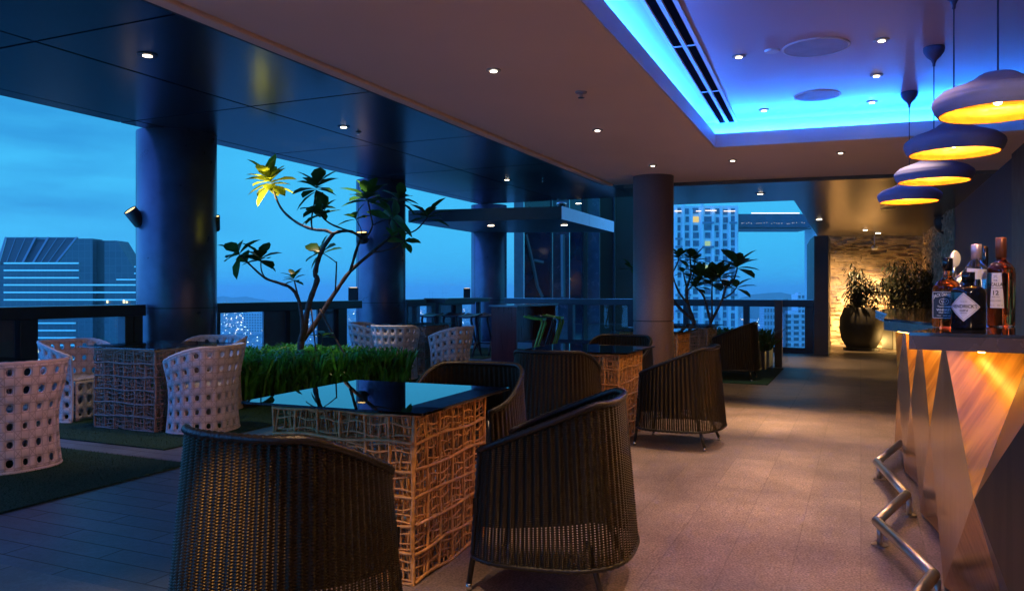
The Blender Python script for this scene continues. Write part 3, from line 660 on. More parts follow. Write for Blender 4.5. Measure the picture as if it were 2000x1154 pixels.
# added spots without fittings: fill for room and furniture, gold and pink for chairs
for i, (x, y, z, e_, c_) in enumerate([(-1.3, .5, 2.6, 300, (1,.56,.20)), (1.2, .3, 2.6, 130, WARM), (0, -1.4, 2.6, 850, PINK), (2.4, -1.6, 2.6, 850, PINK), (-1.0, 4.4, 2.6, 50, (1,.42,.52)),(-.55, 2.1, 2.6, 135, (1,.60,.28)), (.75, 2.0, 2.6, 80, WARM), (1.35, 3.3, 2.859, 60, PINK), (-4.9, 3.9, 3.454, 25, PINK)]):
    l = light('added_spot', 'SPOT', (x, y, z-.03), e_, c_, spot_size=1.35, spot_blend=.7, shadow_soft_size=.03)
    if (x, y) == (-1.3, .5): l.rotation_euler = (Vector((-.90, 2.5, .45))-l.location).to_track_quat('-Z', 'Y').to_euler(); l.data.spot_size = .17
    if (x, y) == (1.2, .3): l.rotation_euler = (Vector((1.85, 3.0, 1.2))-l.location).to_track_quat('-Z', 'Y').to_euler(); l.data.spot_size = .7
    if (x, y) == (-1.0, 4.4): l.rotation_euler = (Vector((-3.3, 6.2, .6))-l.location).to_track_quat('-Z', 'Y').to_euler(); l.data.spot_size = .7
# added fill lights to lift the ceiling, unseen: behind the bar and behind the viewer
light('back_bar_fill', 'POINT', (3.1, 2.2, 1.7), 55, (1, .62, .45), shadow_soft_size=.12)
light('rear_fill', 'POINT', (.9, -2.4, 1.7), 300, (1, .67, .50), shadow_soft_size=.15)
light('rear_fill', 'POINT', (2.4, -2.4, 1.7), 300, (1, .67, .50), shadow_soft_size=.15)
# ---- speakers, detector, slot diffuser
M_spk = mat('speaker grille', (.42,.36,.42), .6, bump=.4, bs=400)
for (px, py, r_, lb) in ((1593, 93, .21, 'larger round ceiling speaker beside the slot diffuser'), (1596, 187, .18, 'second round ceiling speaker, nearer the cyan glow')):
    q = P(px, py, zU); e = empty('ceiling_speaker', q); tag(e, lb, 'speaker', 'round ceiling speakers')
    MB().lathe([(r_, 0), (r_*.99, -.004), (r_*.93, -.006), (r_*.93, -.003)], 48).build('rim', M_white, e)
    MB().lathe([(r_*.925, -.0045), (r_*.9, -.002)], 48).build('grille', M_spk, e)
for px_, py_, z_, lb_ in ((700, 258, zS, 'small black sprinkler beside a downlight over the frangipani'), (1135, 180, zB, 'tiny sprinkler rose in the bare middle of the brown ceiling'), (1060, 352, zS, 'small black sprinkler in the far end of the terrace soffit')):
    q = P(px_, py_, z_); e = empty('sprinkler', q); tag(e, lb_, 'sprinkler', 'ceiling sprinklers'); MB().lathe([(.04, 0), (.038, -.008), (.012, -.010)], 20).build('rose', M_black if z_ == zS else M_trim, e); MB().lathe([(.011, -.010), (.011, -.035), (.022, -.037), (.022, -.040)], 12).build('head', M_chrome, e)
q = P(1508, 99, zU); tag(MB().lathe([(.045, -.012), (.05, 0)], 24, c=(q.x, q.y, zU)).build('smoke_detector', M_white), 'small round white detector between the speaker and a downlight', 'detector')
a = Vector((.2, 2.75, zU)); b = Vector((2.03, 7.38, zU)); dd = (b-a); e = empty('slot_diffuser', a, atan2(dd.y, dd.x)); tag(e, 'long double slot air diffuser along the blue lit recess', 'air diffuser')
L_ = dd.length
mb = MB(); 
for y in (-.084, .0, .084): mb.box(0, L_, y-.012, y+.012, -.006, .0)
for k in range(5): mb.box(k*L_/4-.012 if k else 0, k*L_/4+.012 if k < 4 else L_, -.08, .08, -.005, 0)
mb.build('frame', M_white, e)
mb = MB()
for y in (-.042, .042): mb.box(0, L_, y-.024, y+.024, -.003, -.001)
mb.build('slot', mat('slot void', (.003,.003,.004), .9, spec=0), e)
# dome camera and wall camera
q = P(1097, 396, zS); e = empty('dome_camera', q); tag(e, 'small dark dome camera hanging from the terrace soffit', 'camera')
MB().lathe([(.13, 0), (.13, -.05), (.115, -.06)], 32).build('base', M_chrome, e, smooth=True)
MB().lathe([(.115, -.06), (.11, -.10), (.085, -.14), (.04, -.165), (.005, -.172)], 32).build('dome', mat('dome', (.01,.01,.015), .05, spec=1), e, smooth=True)
q = D(1708, 484, 18.1); e = empty('wall_camera', q); tag(e, 'tiny white camera hanging before the stone wall', 'camera')
MB().tube([(0,0,.3), (0,0,.05)], .015, 8).build('stem', M_white, e); MB().lathe([(.05,-.05),(.07,0),(.05,.05)], 16).build('body', M_white, e, smooth=True)
# ---- pendant lamps
M_shade = mat('matt lilac grey shade', (.20,.21,.40), .75, var=.05, vs=30, bump=.08, bs=200)
M_gold = mat('gold leaf', (.75,.32,.035), .42, metal=.7, var=.35, vs=9, bump=.5, bs=25)
M_bulb = emat('bulb', (1.0,.55,.16), 30); M_cord = mat('cord', (.03,.03,.07), .6)
M_cup = mat('ceiling cup', (.06,.06,.13), .6)
def pendant(px, d, label, e0=18):
    z0 = 1.985; x = (px-PX0)/F*d; e = empty('pendant_lamp', (x, d, z0)); tag(e, label, 'pendant lamp', 'pendant lamps above the bar')
    Rr = .235
    prof = [(.905*Rr, 0), (.96*Rr, .018), (1.0*Rr, .045), (.985*Rr, .066), (.90*Rr, .085), (.74*Rr, .100), (.55*Rr, .114), (.40*Rr, .130), (.30*Rr, .148), (.24*Rr, .158), (.14*Rr, .152), (.02, .148)]
    def fn(o):
        def g(i, j):
            k = j*(len(prof)-1); a = min(int(k), len(prof)-2); f = k-a
            r = prof[a][0]*(1-f)+prof[a+1][0]*f; z = prof[a][1]*(1-f)+prof[a+1][1]*f; ph = i*2*pi
            w = max(0, min(1, (z-.06)/.06)); w = w*(1-max(0, min(1, (z-.14)/.02)))
            r *= 1-w*.16*cos(2*ph+1.2)-w*.06*cos(3*ph); z += w*.010*cos(2*ph+1.2)
            return Vector((max(r-o, .004)*cos(ph), max(r-o, .004)*sin(ph), z-o*.9 if j > .1 else z))
        return g
    MB().grid(fn(0), 64, 33).build('shade', M_shade, e, smooth=True)
    MB().grid(fn(.006), 48, 22).build('gold_lining', M_gold, e, smooth=True)
    MB().lathe([(.905*Rr, 0), (.905*Rr-.006, 0)], 64, cap0=False, cap1=False).build('rim', M_gold, e)
    MB().lathe([(.002, .0), (.012, .004), (.02, .02), (.019, .04), (.012, .058)], 16, c=(0, 0, .03)).build('bulb', M_bulb, e, smooth=True)
    MB().tube([(0, 0, .088), (0, 0, .15)], .014, 12).build('socket', M_cord, e)
    MB().tube([(0, 0, .15), (0, 0, 2.86-z0-.11)], .0035, 8).build('cord', M_cord, e)
    MB().lathe([(.062, 0), (.064, -.014), (.06, -.035), (.042, -.062), (.018, -.085), (.009, -.105), (.008, -.125), (.003, -.125)], 32, c=(0, 0, 2.859-z0)).build('ceiling_cup', M_cup, e, smooth=True)
    light('pendant_bulb', 'POINT', (0, 0, .02), e0, (1.0, .52, .16), e, shadow_soft_size=.02)
    return e
pendant(1949, 3.13, 'nearest and largest pendant lamp with gold lining, cut by the edge of the view')
pendant(1863, 4.06, 'second pendant lamp from the near end of the bar, lilac grey with gold inside')
pendant(1824, 5.10, 'third pendant lamp from the near end of the bar, partly behind a larger one')
pendant(1776, 6.25, 'farthest and lowest looking pendant lamp, before the bronze soffit')

# ================================================================ BAR
CT = 1.13; Mt = mat('black glass counter', (.012,.012,.018), .06, spec=1, coat=.6, var=.1, rvar=.02); M_fas = mat('brushed counter edge', (.09,.055,.045), .28, metal=.5, var=.25, vs=5, stretch=(1,1,1), rvar=.1)
pts = [(1.02, 1.45), (1.66, 2.42), (1.337, 2.64), (1.80, 3.20), (1.88, 3.96), (2.26, 4.72), (2.64, 5.69), (2.95, 6.15), (3.55, 5.95), (2.3, 3.0), (1.7, 1.3)]
bar = empty('bar_counter', (1.6, 3.4, 0), 0); tag(bar, 'zigzag bar with black glass top over glowing faceted wooden panels', 'bar counter')
lp = [(p[0]-1.6, p[1]-3.4) for p in pts]
MB().prism(lp, CT-.005, CT+.006).build('glass_top', Mt, bar)
ins = []
cx_, cy_ = .6, .3
mb = MB()
for i in range(7):
    if i == 3: mb.build('metal_edge', M_fas, bar); mb = MB()
    a = Vector((*lp[i], CT-.0285)); b = Vector((*lp[i+1], CT-.0285)); dr = (b-a).normalized(); nn = Vector((dr.y, -dr.x, 0))*.0065
    mb.bar(a+nn+dr*.002, b+nn-dr*.002, .012, .046)
mb.build('metal_edge', M_chrome, bar)
MB().prism([(p[0]*.985+.012, p[1]*.985) for p in lp], CT-.052, CT-.006).build('core', M_black, bar)
M_gw = woodmat('golden veneer', (.36,.145,.010), (.70,.33,.035), .34, (26, 1.6, 1), .12)
M_bz = woodmat('bronze laminate', (.46,.24,.09), (.66,.39,.17), .27, (60, 2, 1), .0, metal=.8)
M_dk = woodmat('shaded veneer', (.018,.010,.007), (.035,.020,.014), .35, (30, 1.2, 1), .3)  # near panels turned from the lamps: shade put into the veneer colour
ZT = CT-.054; ZM = .58
K = [(1.20, 1.30), (1.55, 2.2), (1.84, 3.34), (2.32, 4.45), (2.73, 5.45), (3.10, 6.35)]
Mv = [None, (1.30, 1.75), (1.574, 2.67), (2.08, 3.9), (2.52, 4.95), (2.93, 5.95)]
Nt = [None, (1.7, 1.9), (1.97, 2.95), (2.38, 3.98), (2.82, 5.0), (3.2, 6.0)]
Rb = [None, (1.5, 1.75), (1.80, 2.8), (2.17, 3.92), (2.60, 4.95), (3.0, 5.93)]
def vx(p, z): return Vector((p[0]-1.6, p[1]-3.4, z))
def face(vs, m, nm):
    vs = [Vector(v) for v in vs]; a = vs[0]; u = (vs[1]-vs[0]).normalized(); n = u.cross(vs[-1]-vs[0]).normalized(); w = n.cross(u)
    # texture axes: across = horizontal, along = up the panel
    hz = n.cross(Vector((0,0,1))); hz = hz.normalized() if hz.length > .01 else u; up = hz.cross(n)
    uv = [((v-a).dot(hz), (v-a).dot(up)) for v in vs]
    return MB().add(vs, [tuple(range(len(vs)))], [uv]).build(nm, m, bar)
ZMs = [0, .58, .565, .595, .595, .6]
for i in range(1, 6):
    T0, T1 = K[i-1], K[i]; zm = ZMs[i]
    face([vx(T1, ZT), vx(Mv[i], zm), vx(Nt[i], ZT)], M_gw, 'gold_panel')
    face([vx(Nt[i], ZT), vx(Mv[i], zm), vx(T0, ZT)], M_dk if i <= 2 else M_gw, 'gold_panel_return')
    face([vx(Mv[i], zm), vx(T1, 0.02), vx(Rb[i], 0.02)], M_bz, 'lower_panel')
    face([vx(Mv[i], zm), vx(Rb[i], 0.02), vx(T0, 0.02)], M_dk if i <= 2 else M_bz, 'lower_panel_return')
for i in range(1, 6):
    a = Mv[i]; za = ZMs[i]
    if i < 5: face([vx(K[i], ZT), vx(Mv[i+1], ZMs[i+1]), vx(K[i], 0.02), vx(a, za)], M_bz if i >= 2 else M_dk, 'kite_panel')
MB().prism([(p[0]-1.6+.25, p[1]-3.4) for p in K]+[(3.75-1.6, 6.0-3.4), (2.0-1.6, 1.3-3.4)], .01, 1.0).build('carcass', M_black, bar)
# warm strip lights under the counter
M_ws = emat('warm strip', (1.0,.47,.08), 28)
mb = MB()
for a, b in (((1.50, 2.58), (1.76, 3.12)), ((1.72, 3.3), (1.80, 3.92)), ((1.9, 4.0), (2.24, 4.7)), ((2.3, 4.8), (2.6, 5.6)), ((1.45, 1.95), (1.62, 2.36))):
    _o = .06 if a[0] in (1.50, 1.45) else .15
    mb.bar((a[0]-1.6+_o, a[1]-3.4+.02, CT-.058), (b[0]-1.6+_o, b[1]-3.4+.02, CT-.058), .018, .006)
mb.build('strip_light', M_ws, bar)
# foot rail
fr = [(2.95, 5.95), (2.47, 5.30), (2.24, 4.45), (1.83, 3.93), (1.72, 3.195), (1.42, 2.83), (1.35, 2.1)]
e = empty('foot_rail', (2, 4, 0)); tag(e, 'zigzag brushed steel foot rail on short posts beside the bar', 'foot rail')
M_fr = mat('satin steel', (.50,.45,.42), .36, metal=1, var=.05, vs=25, rvar=.03)
for i in range(len(fr)-1):
    a = Vector((fr[i][0]-2, fr[i][1]-4, .12)); b = Vector((fr[i+1][0]-2, fr[i+1][1]-4, .12)); MB().tube([a, b], .025, 24).build('pipe', M_fr, e, smooth=True)
for i in range(1, len(fr)-1):
    v = (fr[i][0]-2, fr[i][1]-4, .12); MB().lathe([(.025*cos(t), .025*sin(t)) for t in [(-pi/2+k*pi/10) for k in range(11)]], 24, c=v).build('elbow', M_fr, e, smooth=True)
    MB().tube([(v[0]+.015, v[1], .1), (v[0]+.015, v[1], .008)], .014, 12).build('post', M_fr, e, smooth=True)
    MB().lathe([(.04, 0), (.04, .006)], 24, c=(v[0]+.015, v[1], .001)).build('foot_plate', M_fr, e)
# ---- bottles
def textmesh(s, size, w=None):
    cu = bpy.data.curves.new('t', 'FONT'); cu.body = s; cu.size = size; cu.align_x = 'CENTER'; cu.align_y = 'CENTER'; cu.resolution_u = 3; cu.offset = size*.012
    o = bpy.data.objects.new('t', cu); C.objects.link(o); dg = bpy.context.evaluated_depsgraph_get(); me = bpy.data.meshes.new_from_object(o.evaluated_get(dg))
    vs = [v.co.copy() for v in me.vertices]; fs = [tuple(p.vertices) for p in me.polygons]
    bpy.data.objects.remove(o); bpy.data.curves.remove(cu); bpy.data.meshes.remove(me)
    if w and vs:
        m_ = max(abs(v.x) for v in vs); k = w/2/m_
        for v in vs: v.x *= k
    return vs, fs
def wrap(vs, r, off, zc, flat=False, xo=0):
    out = []
    for v in vs:
        x = v.x+xo
        if flat: out.append(Vector((x, -r-off, zc+v.y)))
        else: t = x/r; out.append(Vector((sin(t)*(r+off), -cos(t)*(r+off), zc+v.y)))
    return out
def slathe(prof, n=48):   # (half width, z, superellipse exponent)
    mb = MB(); vs = []
    for r, z, ex in prof:
        for k in range(n):
            ph = 2*pi*k/n; c_, s_ = abs(cos(ph)), abs(sin(ph)); q = (c_**ex+s_**ex)**(-1/ex); vs.append((r*q*cos(ph), r*q*sin(ph), z))
    N = len(prof); fs = [(i*n+k, i*n+(k+1)%n, (i+1)*n+(k+1)%n, (i+1)*n+k) for i in range(N-1) for k in range(n)]
    fs += [tuple(reversed(range(n))), tuple((N-1)*n+k for k in range(n))]
    return mb.add(vs, fs)
def liq(name, col, rough=.03, ior=1.36):
    m, t, b, o = newmat(name); b.inputs['Base Color'].default_value = (*col, 1); b.inputs['Transmission Weight'].default_value = 1
    b.inputs['Roughness'].default_value = rough; b.inputs['IOR'].default_value = ior; return m
M_amb = liq('amber bottle', (.85,.27,.06)); M_red = liq('red amber bottle', (.80,.16,.035)); M_clr = liq('clear bottle', (.80,.95,1.0), .02, 1.3)
M_blk = mat('black glass', (.005,.005,.008), .08, spec=.5, coat=0, rvar=.02); M_lblk = mat('black label', (.012,.014,.03), .5)
M_lw = mat('cream label', (.72,.66,.74), .55, var=.05); M_lp = mat('pale lilac label', (.60,.55,.68), .55); M_ink = mat('ink', (.01,.01,.02), .8, spec=.1); M_inkw = mat('white ink', (.72,.70,.75), .5)
M_cork = mat('brown foil', (.22,.07,.04), .35, metal=.4)
def patch(pl, r, off, zc, flat=False):    # label outline polygon, subdivided strip wise
    mb = MB(); xs0 = min(p[0] for p in pl); xs1 = max(p[0] for p in pl); n = 24; vs = []
    def yr(x):
        ys = []
        for i in range(len(pl)):
            (a, b), (c, d) = pl[i], pl[(i+1) % len(pl)]
            if abs(c-a) < 1e-9:
                if abs(x-a) < 1e-7: ys += [b, d]
            elif min(a, c)-1e-9 <= x <= max(a, c)+1e-9: ys.append(b+(d-b)*(x-a)/(c-a))
        return min(ys), max(ys)
    for i in range(n+1):
        x = xs0+(xs1-xs0)*i/n; lo, hi = yr(x); vs += [Vector((x, lo, 0)), Vector((x, hi, 0))]
    return mb.add(wrap(vs, r, off, zc, flat), [(2*i, 2*i+2, 2*i+3, 2*i+1) for i in range(n)])
def bottle(px, d, label, rz=0, s=1.0):
    x = (px-PX0)/F*d; e = empty('bottle', (x, d, CT+.0065), rz); e.scale = (s, s, s); tag(e, label, 'bottle', 'spirit bottles on the bar'); return e
def words(e, rows, r, off, m, flat=False, xo=0, nm='lettering'):
    mb = MB()
    for s_, size, w, z in rows:
        vs, fs = textmesh(s_, size, w); mb.add(wrap(vs, r, off, z, flat, xo), fs)
    return mb.build(nm, m, e)
# square whiskey bottle, black label
e = bottle(1851, 3.0, 'square amber whiskey bottle with a black label, leftmost on the bar', rz=-.76)
h = .048
slathe([(h*.93, 0, 5), (h, .006, 5), (h, .135, 5), (h*.97, .152, 4), (h*.72, .172, 3), (.021, .184, 2), (.015, .192, 2), (.0165, .205, 2), (.0145, .222, 2), (.0145, .235, 2)]).build('glass', M_amb, e, smooth=True)
slathe([(.0175, .214, 2), (.0178, .262, 2), (.016, .264, 2)]).build('cap', M_blk, e, smooth=True)
patch([(-.041, -.052), (.041, -.052), (.041, .052), (-.041, .052)], h, .0012, .085, True).build('label', M_lblk, e)
vs = []; mb = MB()
t_, f_ = textmesh("JACK DANIEL'S", .017, .072); 
for v in t_: v.y += .010*cos(v.x/.036*1.4)-.006
mb.add(wrap(t_, h, .002, .120, True), f_); mb.build('lettering', M_inkw, e)
words(e, [('Old', .007, .010, .1065), ('No.7', .010, .020, .098), ('BRAND', .005, .014, .0905), ('Tennessee', .010, .046, .079), ('WHISKEY', .0115, .052, .066), ('SOUR MASH', .007, .036, .056), ('70cl   40% vol', .005, .05, .0445)], h, .002, M_inkw, True)
mb = MB()
for p_ in (((-.038, .049), (.038, .049)), ((-.038, -.049), (.038, -.049)), ((-.038, -.049), (-.038, .049)), ((.038, -.049), (.038, .049))):
    (a, b), (c, d) = p_; mb.bar((a, -h-.0018, .085+b), (c, -h-.0018, .085+d), .0008, .0012)
mb.tube([(.016*cos(t), -h-.0018, .098+.012*sin(t)) for t in [k*pi/12 for k in range(25)]], .0006, 4); mb.build('label_frame', M_inkw, e)
# squat black apothecary bottle
e = bottle(1891, 2.88, 'squat black apothecary gin bottle with a pale diamond label', rz=-.78)
h = .057
slathe([(h*.95, 0, 2), (h, .005, 2), (h, .13, 2), (h*.97, .142, 2), (h*.8, .152, 2), (h*.42, .158, 2), (.019, .162, 2), (.017, .175, 2)]).build('glass', M_blk, e, smooth=True)
slathe([(.022, .172, 2), (.022, .206, 2), (.019, .208, 2)]).build('stopper', M_blk, e, smooth=True)
patch([(-.055, 0), (0, .052), (.055, 0), (0, -.052)], h, .0008, .08).build('label', M_lp, e)
words(e, [("HENDRICK'S", .0175, .086, .082), ('GIN', .010, .026, .067), ('* * *', .008, .02, .098), ('DISTILLED', .004, .02, .058)], h, .0016, M_ink)
mb = MB(); pl = [(-.050, 0), (0, .047), (.050, 0), (0, -.047), (-.050, 0)]
for i in range(4):
    seg = [Vector((pl[i][0]+(pl[i+1][0]-pl[i][0])*k/8, pl[i][1]+(pl[i+1][1]-pl[i][1])*k/8, 0)) for k in range(9)]
    mb.tube(wrap(seg, h, .001, .08), .0006, 4)
mb.build('label_frame', M_ink, e)
# clear tall bottle
e = bottle(1907, 3.2, 'tall clear spirit bottle with a silver cap, behind the black bottle', rz=-.35)
h = .048
slathe([(h*.93, 0, 2), (h, .006, 2), (h, .20, 2), (h*.95, .22, 2), (h*.72, .243, 2), (.020, .262, 2), (.0165, .272, 2), (.0165, .30, 2)], 48).build('glass', M_clr, e, smooth=True)
slathe([(.0195, .268, 2), (.0195, .325, 2), (.018, .328, 2)]).build('cap', mat('pink silver cap', (.62,.48,.60), .35, metal=.5), e, smooth=True)
patch([(-.045, -.02), (.045, -.02), (.045, .018), (-.045, .026)], h, .0008, .205).build('label', M_lw, e)
patch([(-.045, -.028), (.045, -.028), (.045, .028), (-.045, .028)], h, .0008, .12).build('label', mat('olive label', (.20,.22,.16), .6), e)
# tall red brown whisky bottle
e = bottle(1955, 3.08, 'tall red brown whisky bottle with a lilac label reading 12', rz=-.86)
h = .047
slathe([(h*.93, 0, 2.4), (h, .008, 2.4), (h*1.03, .205, 2.4), (h*.98, .225, 2.3), (h*.75, .243, 2), (.021, .254, 2), (.017, .264, 2), (.017, .30, 2)]).build('glass', M_red, e, smooth=True)
slathe([(.0195, .268, 2), (.0192, .345, 2), (.0175, .348, 2)]).build('foil_cap', M_cork, e, smooth=True)
patch([(-.043, -.068), (.034, -.068), (.034, .068), (-.043, .068)], h*1.03, .0012, .140).build('label', M_lw, e)
words(e, [('THE', .008, .014, .179), ('MACALLAN', .018, .068, .163), ('12', .024, .024, .130), ('YEARS OLD', .004, .03, .115), ('HIGHLAND SINGLE MALT', .0045, .056, .150), ('SCOTCH WHISKY', .0045, .04, .100), ('40% vol    700 ml', .004, .05, .082)], h*1.03, .002, M_ink, xo=-.004)
mb = MB()
for zz in (.176, ): pass
for z_, w_ in ((.093, .06), (.088, .055), (.190, .016), (.194, .010), (.198, .014)): mb.add(wrap([Vector((-w_/2-.004, -.0006, 0)), Vector((w_/2-.004, -.0006, 0)), Vector((w_/2-.004, .0006, 0)), Vector((-w_/2-.004, .0006, 0))], h*1.03, .0018, z_), [(0,1,2,3)])
mb.build('label_rule', M_ink, e)
# ---- beer taps
q = Vector(((1884-PX0)/F*3.7, 3.7, CT+.006)); e = empty('beer_tap', q); tag(e, 'curved chrome beer tap with an oval medallion behind the bottles', 'beer tap')
MB().tube([(-.045, 0, 0), (-.045, 0, .10), (-.035, 0, .17), (0, 0, .205), (.06, 0, .215), (.10, 0, .215)], [.03, .028, .028, .026, .014, .012], 20).build('column', M_chrome, e, smooth=True)
MB().lathe([(.001, -.006), (.022, -.006), (.026, 0), (.022, .006), (.001, .006)], 32, M=Matrix.Translation((-.05, -.01, .29)) @ Matrix.Diagonal((1, 1, 1.5, 1)) @ Matrix.Rotation(pi/2, 4, 'X')).build('medallion', mat('medallion', (.8,.75,.7), .2, metal=.6, emit=(1,.75,.6), es=.12), e, smooth=True)  # weak emission paints the bright shine of a chrome disc
MB().tube([(-.05, 0, .2), (-.05, 0, .26)], .01, 10).build('stem', M_chrome, e, smooth=True)
q = Vector(((1925-PX0)/F*3.9, 3.9, CT+.006)); e = empty('beer_tap', q); tag(e, 'slim tap with a black handle rising between two bottles', 'beer tap')
MB().tube([(0, 0, 0), (0, 0, .22)], .022, 16).build('column', M_chrome, e, smooth=True)
MB().tube([(-.05, 0, .23), (.03, 0, .23)], .012, 12).build('spout', M_chrome, e, smooth=True)
MB().tube([(0, 0, .24), (0, 0, .30), (0, 0, .36)], [.007, .013, .010], 12).build('handle', M_blk, e, smooth=True)
# ================================================================ FURNITURE
m, t, b_, o_ = newmat('dark wicker'); M_wick = m; Nn = t.nodes.new; Lk = t.links.new
NR, NS = 50, 64
uvn = Nn('ShaderNodeUVMap'); sx = Nn('ShaderNodeSeparateXYZ'); Lk(uvn.outputs[0], sx.inputs[0])
def mth(op, a, b=None, c=None):
    n = Nn('ShaderNodeMath'); n.operation = op
    for i, v in enumerate((a, b, c)):
        if v is None: continue
        if isinstance(v, (int, float)): n.inputs[i].default_value = v
        else: Lk(v, n.inputs[i])
    return n.outputs[0]
tco = Nn('ShaderNodeTexCoord'); nn = Nn('ShaderNodeTexNoise'); nn.inputs['Scale'].default_value = 14; Lk(tco.outputs['Object'], nn.inputs['Vector'])
rp = Nn('ShaderNodeValToRGB'); Lk(nn.outputs[0], rp.inputs[0]); rp.color_ramp.elements[0].position = .3; rp.color_ramp.elements[1].position = .7
rp.color_ramp.elements[0].color = (.0025, .0016, .0012, 1); rp.color_ramp.elements[1].color = (.008, .0048, .003, 1); Lk(rp.outputs[0], b_.inputs['Base Color'])
b_.inputs['Roughness'].default_value = .33; b_.inputs['Specular IOR Level'].default_value = .36; b_.inputs['Specular Tint'].default_value = (1, .78, .5, 1)
# small gaps between the strands below the seat
ru = mth('ABSOLUTE', mth('SINE', mth('MULTIPLY', sx.outputs[0], pi*NR*2))); rv = mth('ABSOLUTE', mth('SINE', mth('MULTIPLY', sx.outputs[1], pi*NS)))
hole = mth('MULTIPLY', mth('GREATER_THAN', ru, .90), mth('MULTIPLY', mth('GREATER_THAN', rv, .74), mth('LESS_THAN', sx.outputs[1], .30)))
trn = Nn('ShaderNodeBsdfTransparent'); mx = Nn('ShaderNodeMixShader'); Lk(hole, mx.inputs[0]); Lk(b_.outputs[0], mx.inputs[1]); Lk(trn.outputs[0], mx.inputs[2]); Lk(mx.outputs[0], o_.inputs[0])
M_wplain = mat('dark wicker rim', (.005,.0035,.0025), .38, spec=.35, var=.4, vs=60, bump=.4, bs=90)

def wicker_proto():
    e = empty('wicker_chair', (0, 0, 0))
    a, b, n = .31, .315, 2.9; pm = radians(139)
    def plan(ph, s=1.0):
        q = ((abs(cos(ph))/a)**n+(abs(sin(ph))/b)**n)**(-1/n)*s; return Vector((-q*cos(ph), q*sin(ph), 0))
    # arc length table so that the ribs are evenly spaced
    tb = [0]; N = 400
    for i in range(N): tb.append(tb[-1]+(plan(-pm+2*pm*(i+1)/N)-plan(-pm+2*pm*i/N)).length)
    def phs(s):
        L_ = s*tb[-1]; lo, hi = 0, N
        while hi-lo > 1:
            md = (lo+hi)//2
            if tb[md] <= L_: lo = md
            else: hi = md
        f = (L_-tb[lo])/(tb[hi]-tb[lo]); return -pm+2*pm*(lo+f)/N
    def top(p):
        x = (p.x+a)/(2*a); x = max(0, min(1, x)); x = max(0, (x-.10)/.90); return .81-.235*(x**1.05)
    def sc_(t): return 1.14-.14*t
    cache = {}
    def surf(i, j, disp=True):
        if i not in cache:
            ph = phs(i); p = plan(ph); q = plan(ph+.01); tg = (q-p).normalized(); cache[i] = (p, Vector((tg.y, -tg.x, 0)) if True else None, top(p))
        p, nr, h = cache[i]; z0 = .15+.012*sin(i*pi); z = z0+(h-z0)*j
        s = sc_(j); v = Vector((p.x*s-(.015*(1-j)), p.y*s, z))
        if nr.dot(p) < 0: nr = -nr
        if disp:
            rb = cos(i*2*pi*NR); row = cos(j*2*pi*NS+(pi if rb < 0 else 0))
            v += nr*(.0046*rb+.0036*row)
        return v
    MB().grid(lambda i, j: surf(i, j), NR*8, NS*4).build('shell', M_wick, e, smooth=True)
    rim = [surf(k/120, 1.0, False) for k in range(121)]
    rim = [rim[0]+Vector((.0,0,-.03))]+rim+[rim[-1]+Vector((0,0,-.03))]
    mb = MB(); mb.tube(rim, [.017 if i % 2 else .0135 for i in range(len(rim))], 8)
    for s in (0, 1): mb.tube([surf(s, k/30, False) for k in range(31)], [.014 if k % 2 else .011 for k in range(31)], 8)
    mb.tube([surf(k/100, 0, False) for k in range(101)], [.012 if k % 2 else .0095 for k in range(101)], 8)
    mb.build('rim', M_wplain, e, smooth=True)
    def seat(i, j):
        ph = -pi+2*pi*i; q = plan(ph, 1.02*j); s = q*1.0
        return Vector((s.x, s.y, .40+.02*(1-j*j)+.0022*cos(i*2*pi*36)*j))
    MB().grid(seat, 144, 14).build('seat', M_wplain, e, smooth=True)
    MB().bar((.27, -.27, .36), (.27, .27, .36), .02, .07).build('seat_front', M_wplain, e)
    M_lg = mat('black chair leg', (.012,.011,.012), .35); 
    for sx_, sy in ((1, 1), (1, -1), (-1, 1), (-1, -1)):
        tx, ty = (.235 if sx_ > 0 else -.2), sy*.205; bx_, by = (.30 if sx_ > 0 else -.275), sy*.262
        l = MB().tube([(tx, ty, .54 if sx_ > 0 else .24), (bx_, by, .03)], .0125, 12).build('leg', M_lg, e, smooth=True)
        MB().tube([(bx_, by, .032), (bx_, by, .003)], [.0135, .011], 12).build('foot_cap', M_chrome, l, smooth=True)
    return e
wc = wicker_proto(); first = [True]
def place(proto, flag, x, y, rz, label, group, cat, sc_=1):
    o = proto if flag[0] else copy_tree(proto)
    flag[0] = False; o.location = (x, y, 0); o.rotation_euler.z = rz; tag(o, label, cat, group)
    if sc_ != 1: o.scale = (sc_, sc_, sc_)
    return o
gw = 'dark wicker tub chairs'
A_ = atan2
ang = lambda v: atan2(v.y, v.x)
for x, y, a_, lb in [(-.78, 2.78, ang(U)+.0, 'nearest dark wicker tub chair, striped by gold light, its feet cut by the frame'),
                     (.18, 3.50, radians(163), 'large dark wicker tub chair with its back to the bar, right of the near table'),
                     (1.40, 6.57, ang(V)-.05, 'dark wicker tub chair standing free on the granite, before the slim column'),
                     (.36, 6.22, ang(U)+.08, 'dark wicker tub chair seen from behind between the two glass tables'),
                     (-.27, 4.72, ang(-U)+.15, 'dark wicker tub chair on the far side of the nearest glass table'),
                     (1.06, 7.85, ang(-U), 'dark wicker tub chair just past the second glass table, by the column foot'),
                     (3.22, 11.35, ang(V), 'blackest wicker tub chair on the dark rug by the far railing')]:
    place(wc, first, x, y, a_, lb, gw, 'wicker chair')
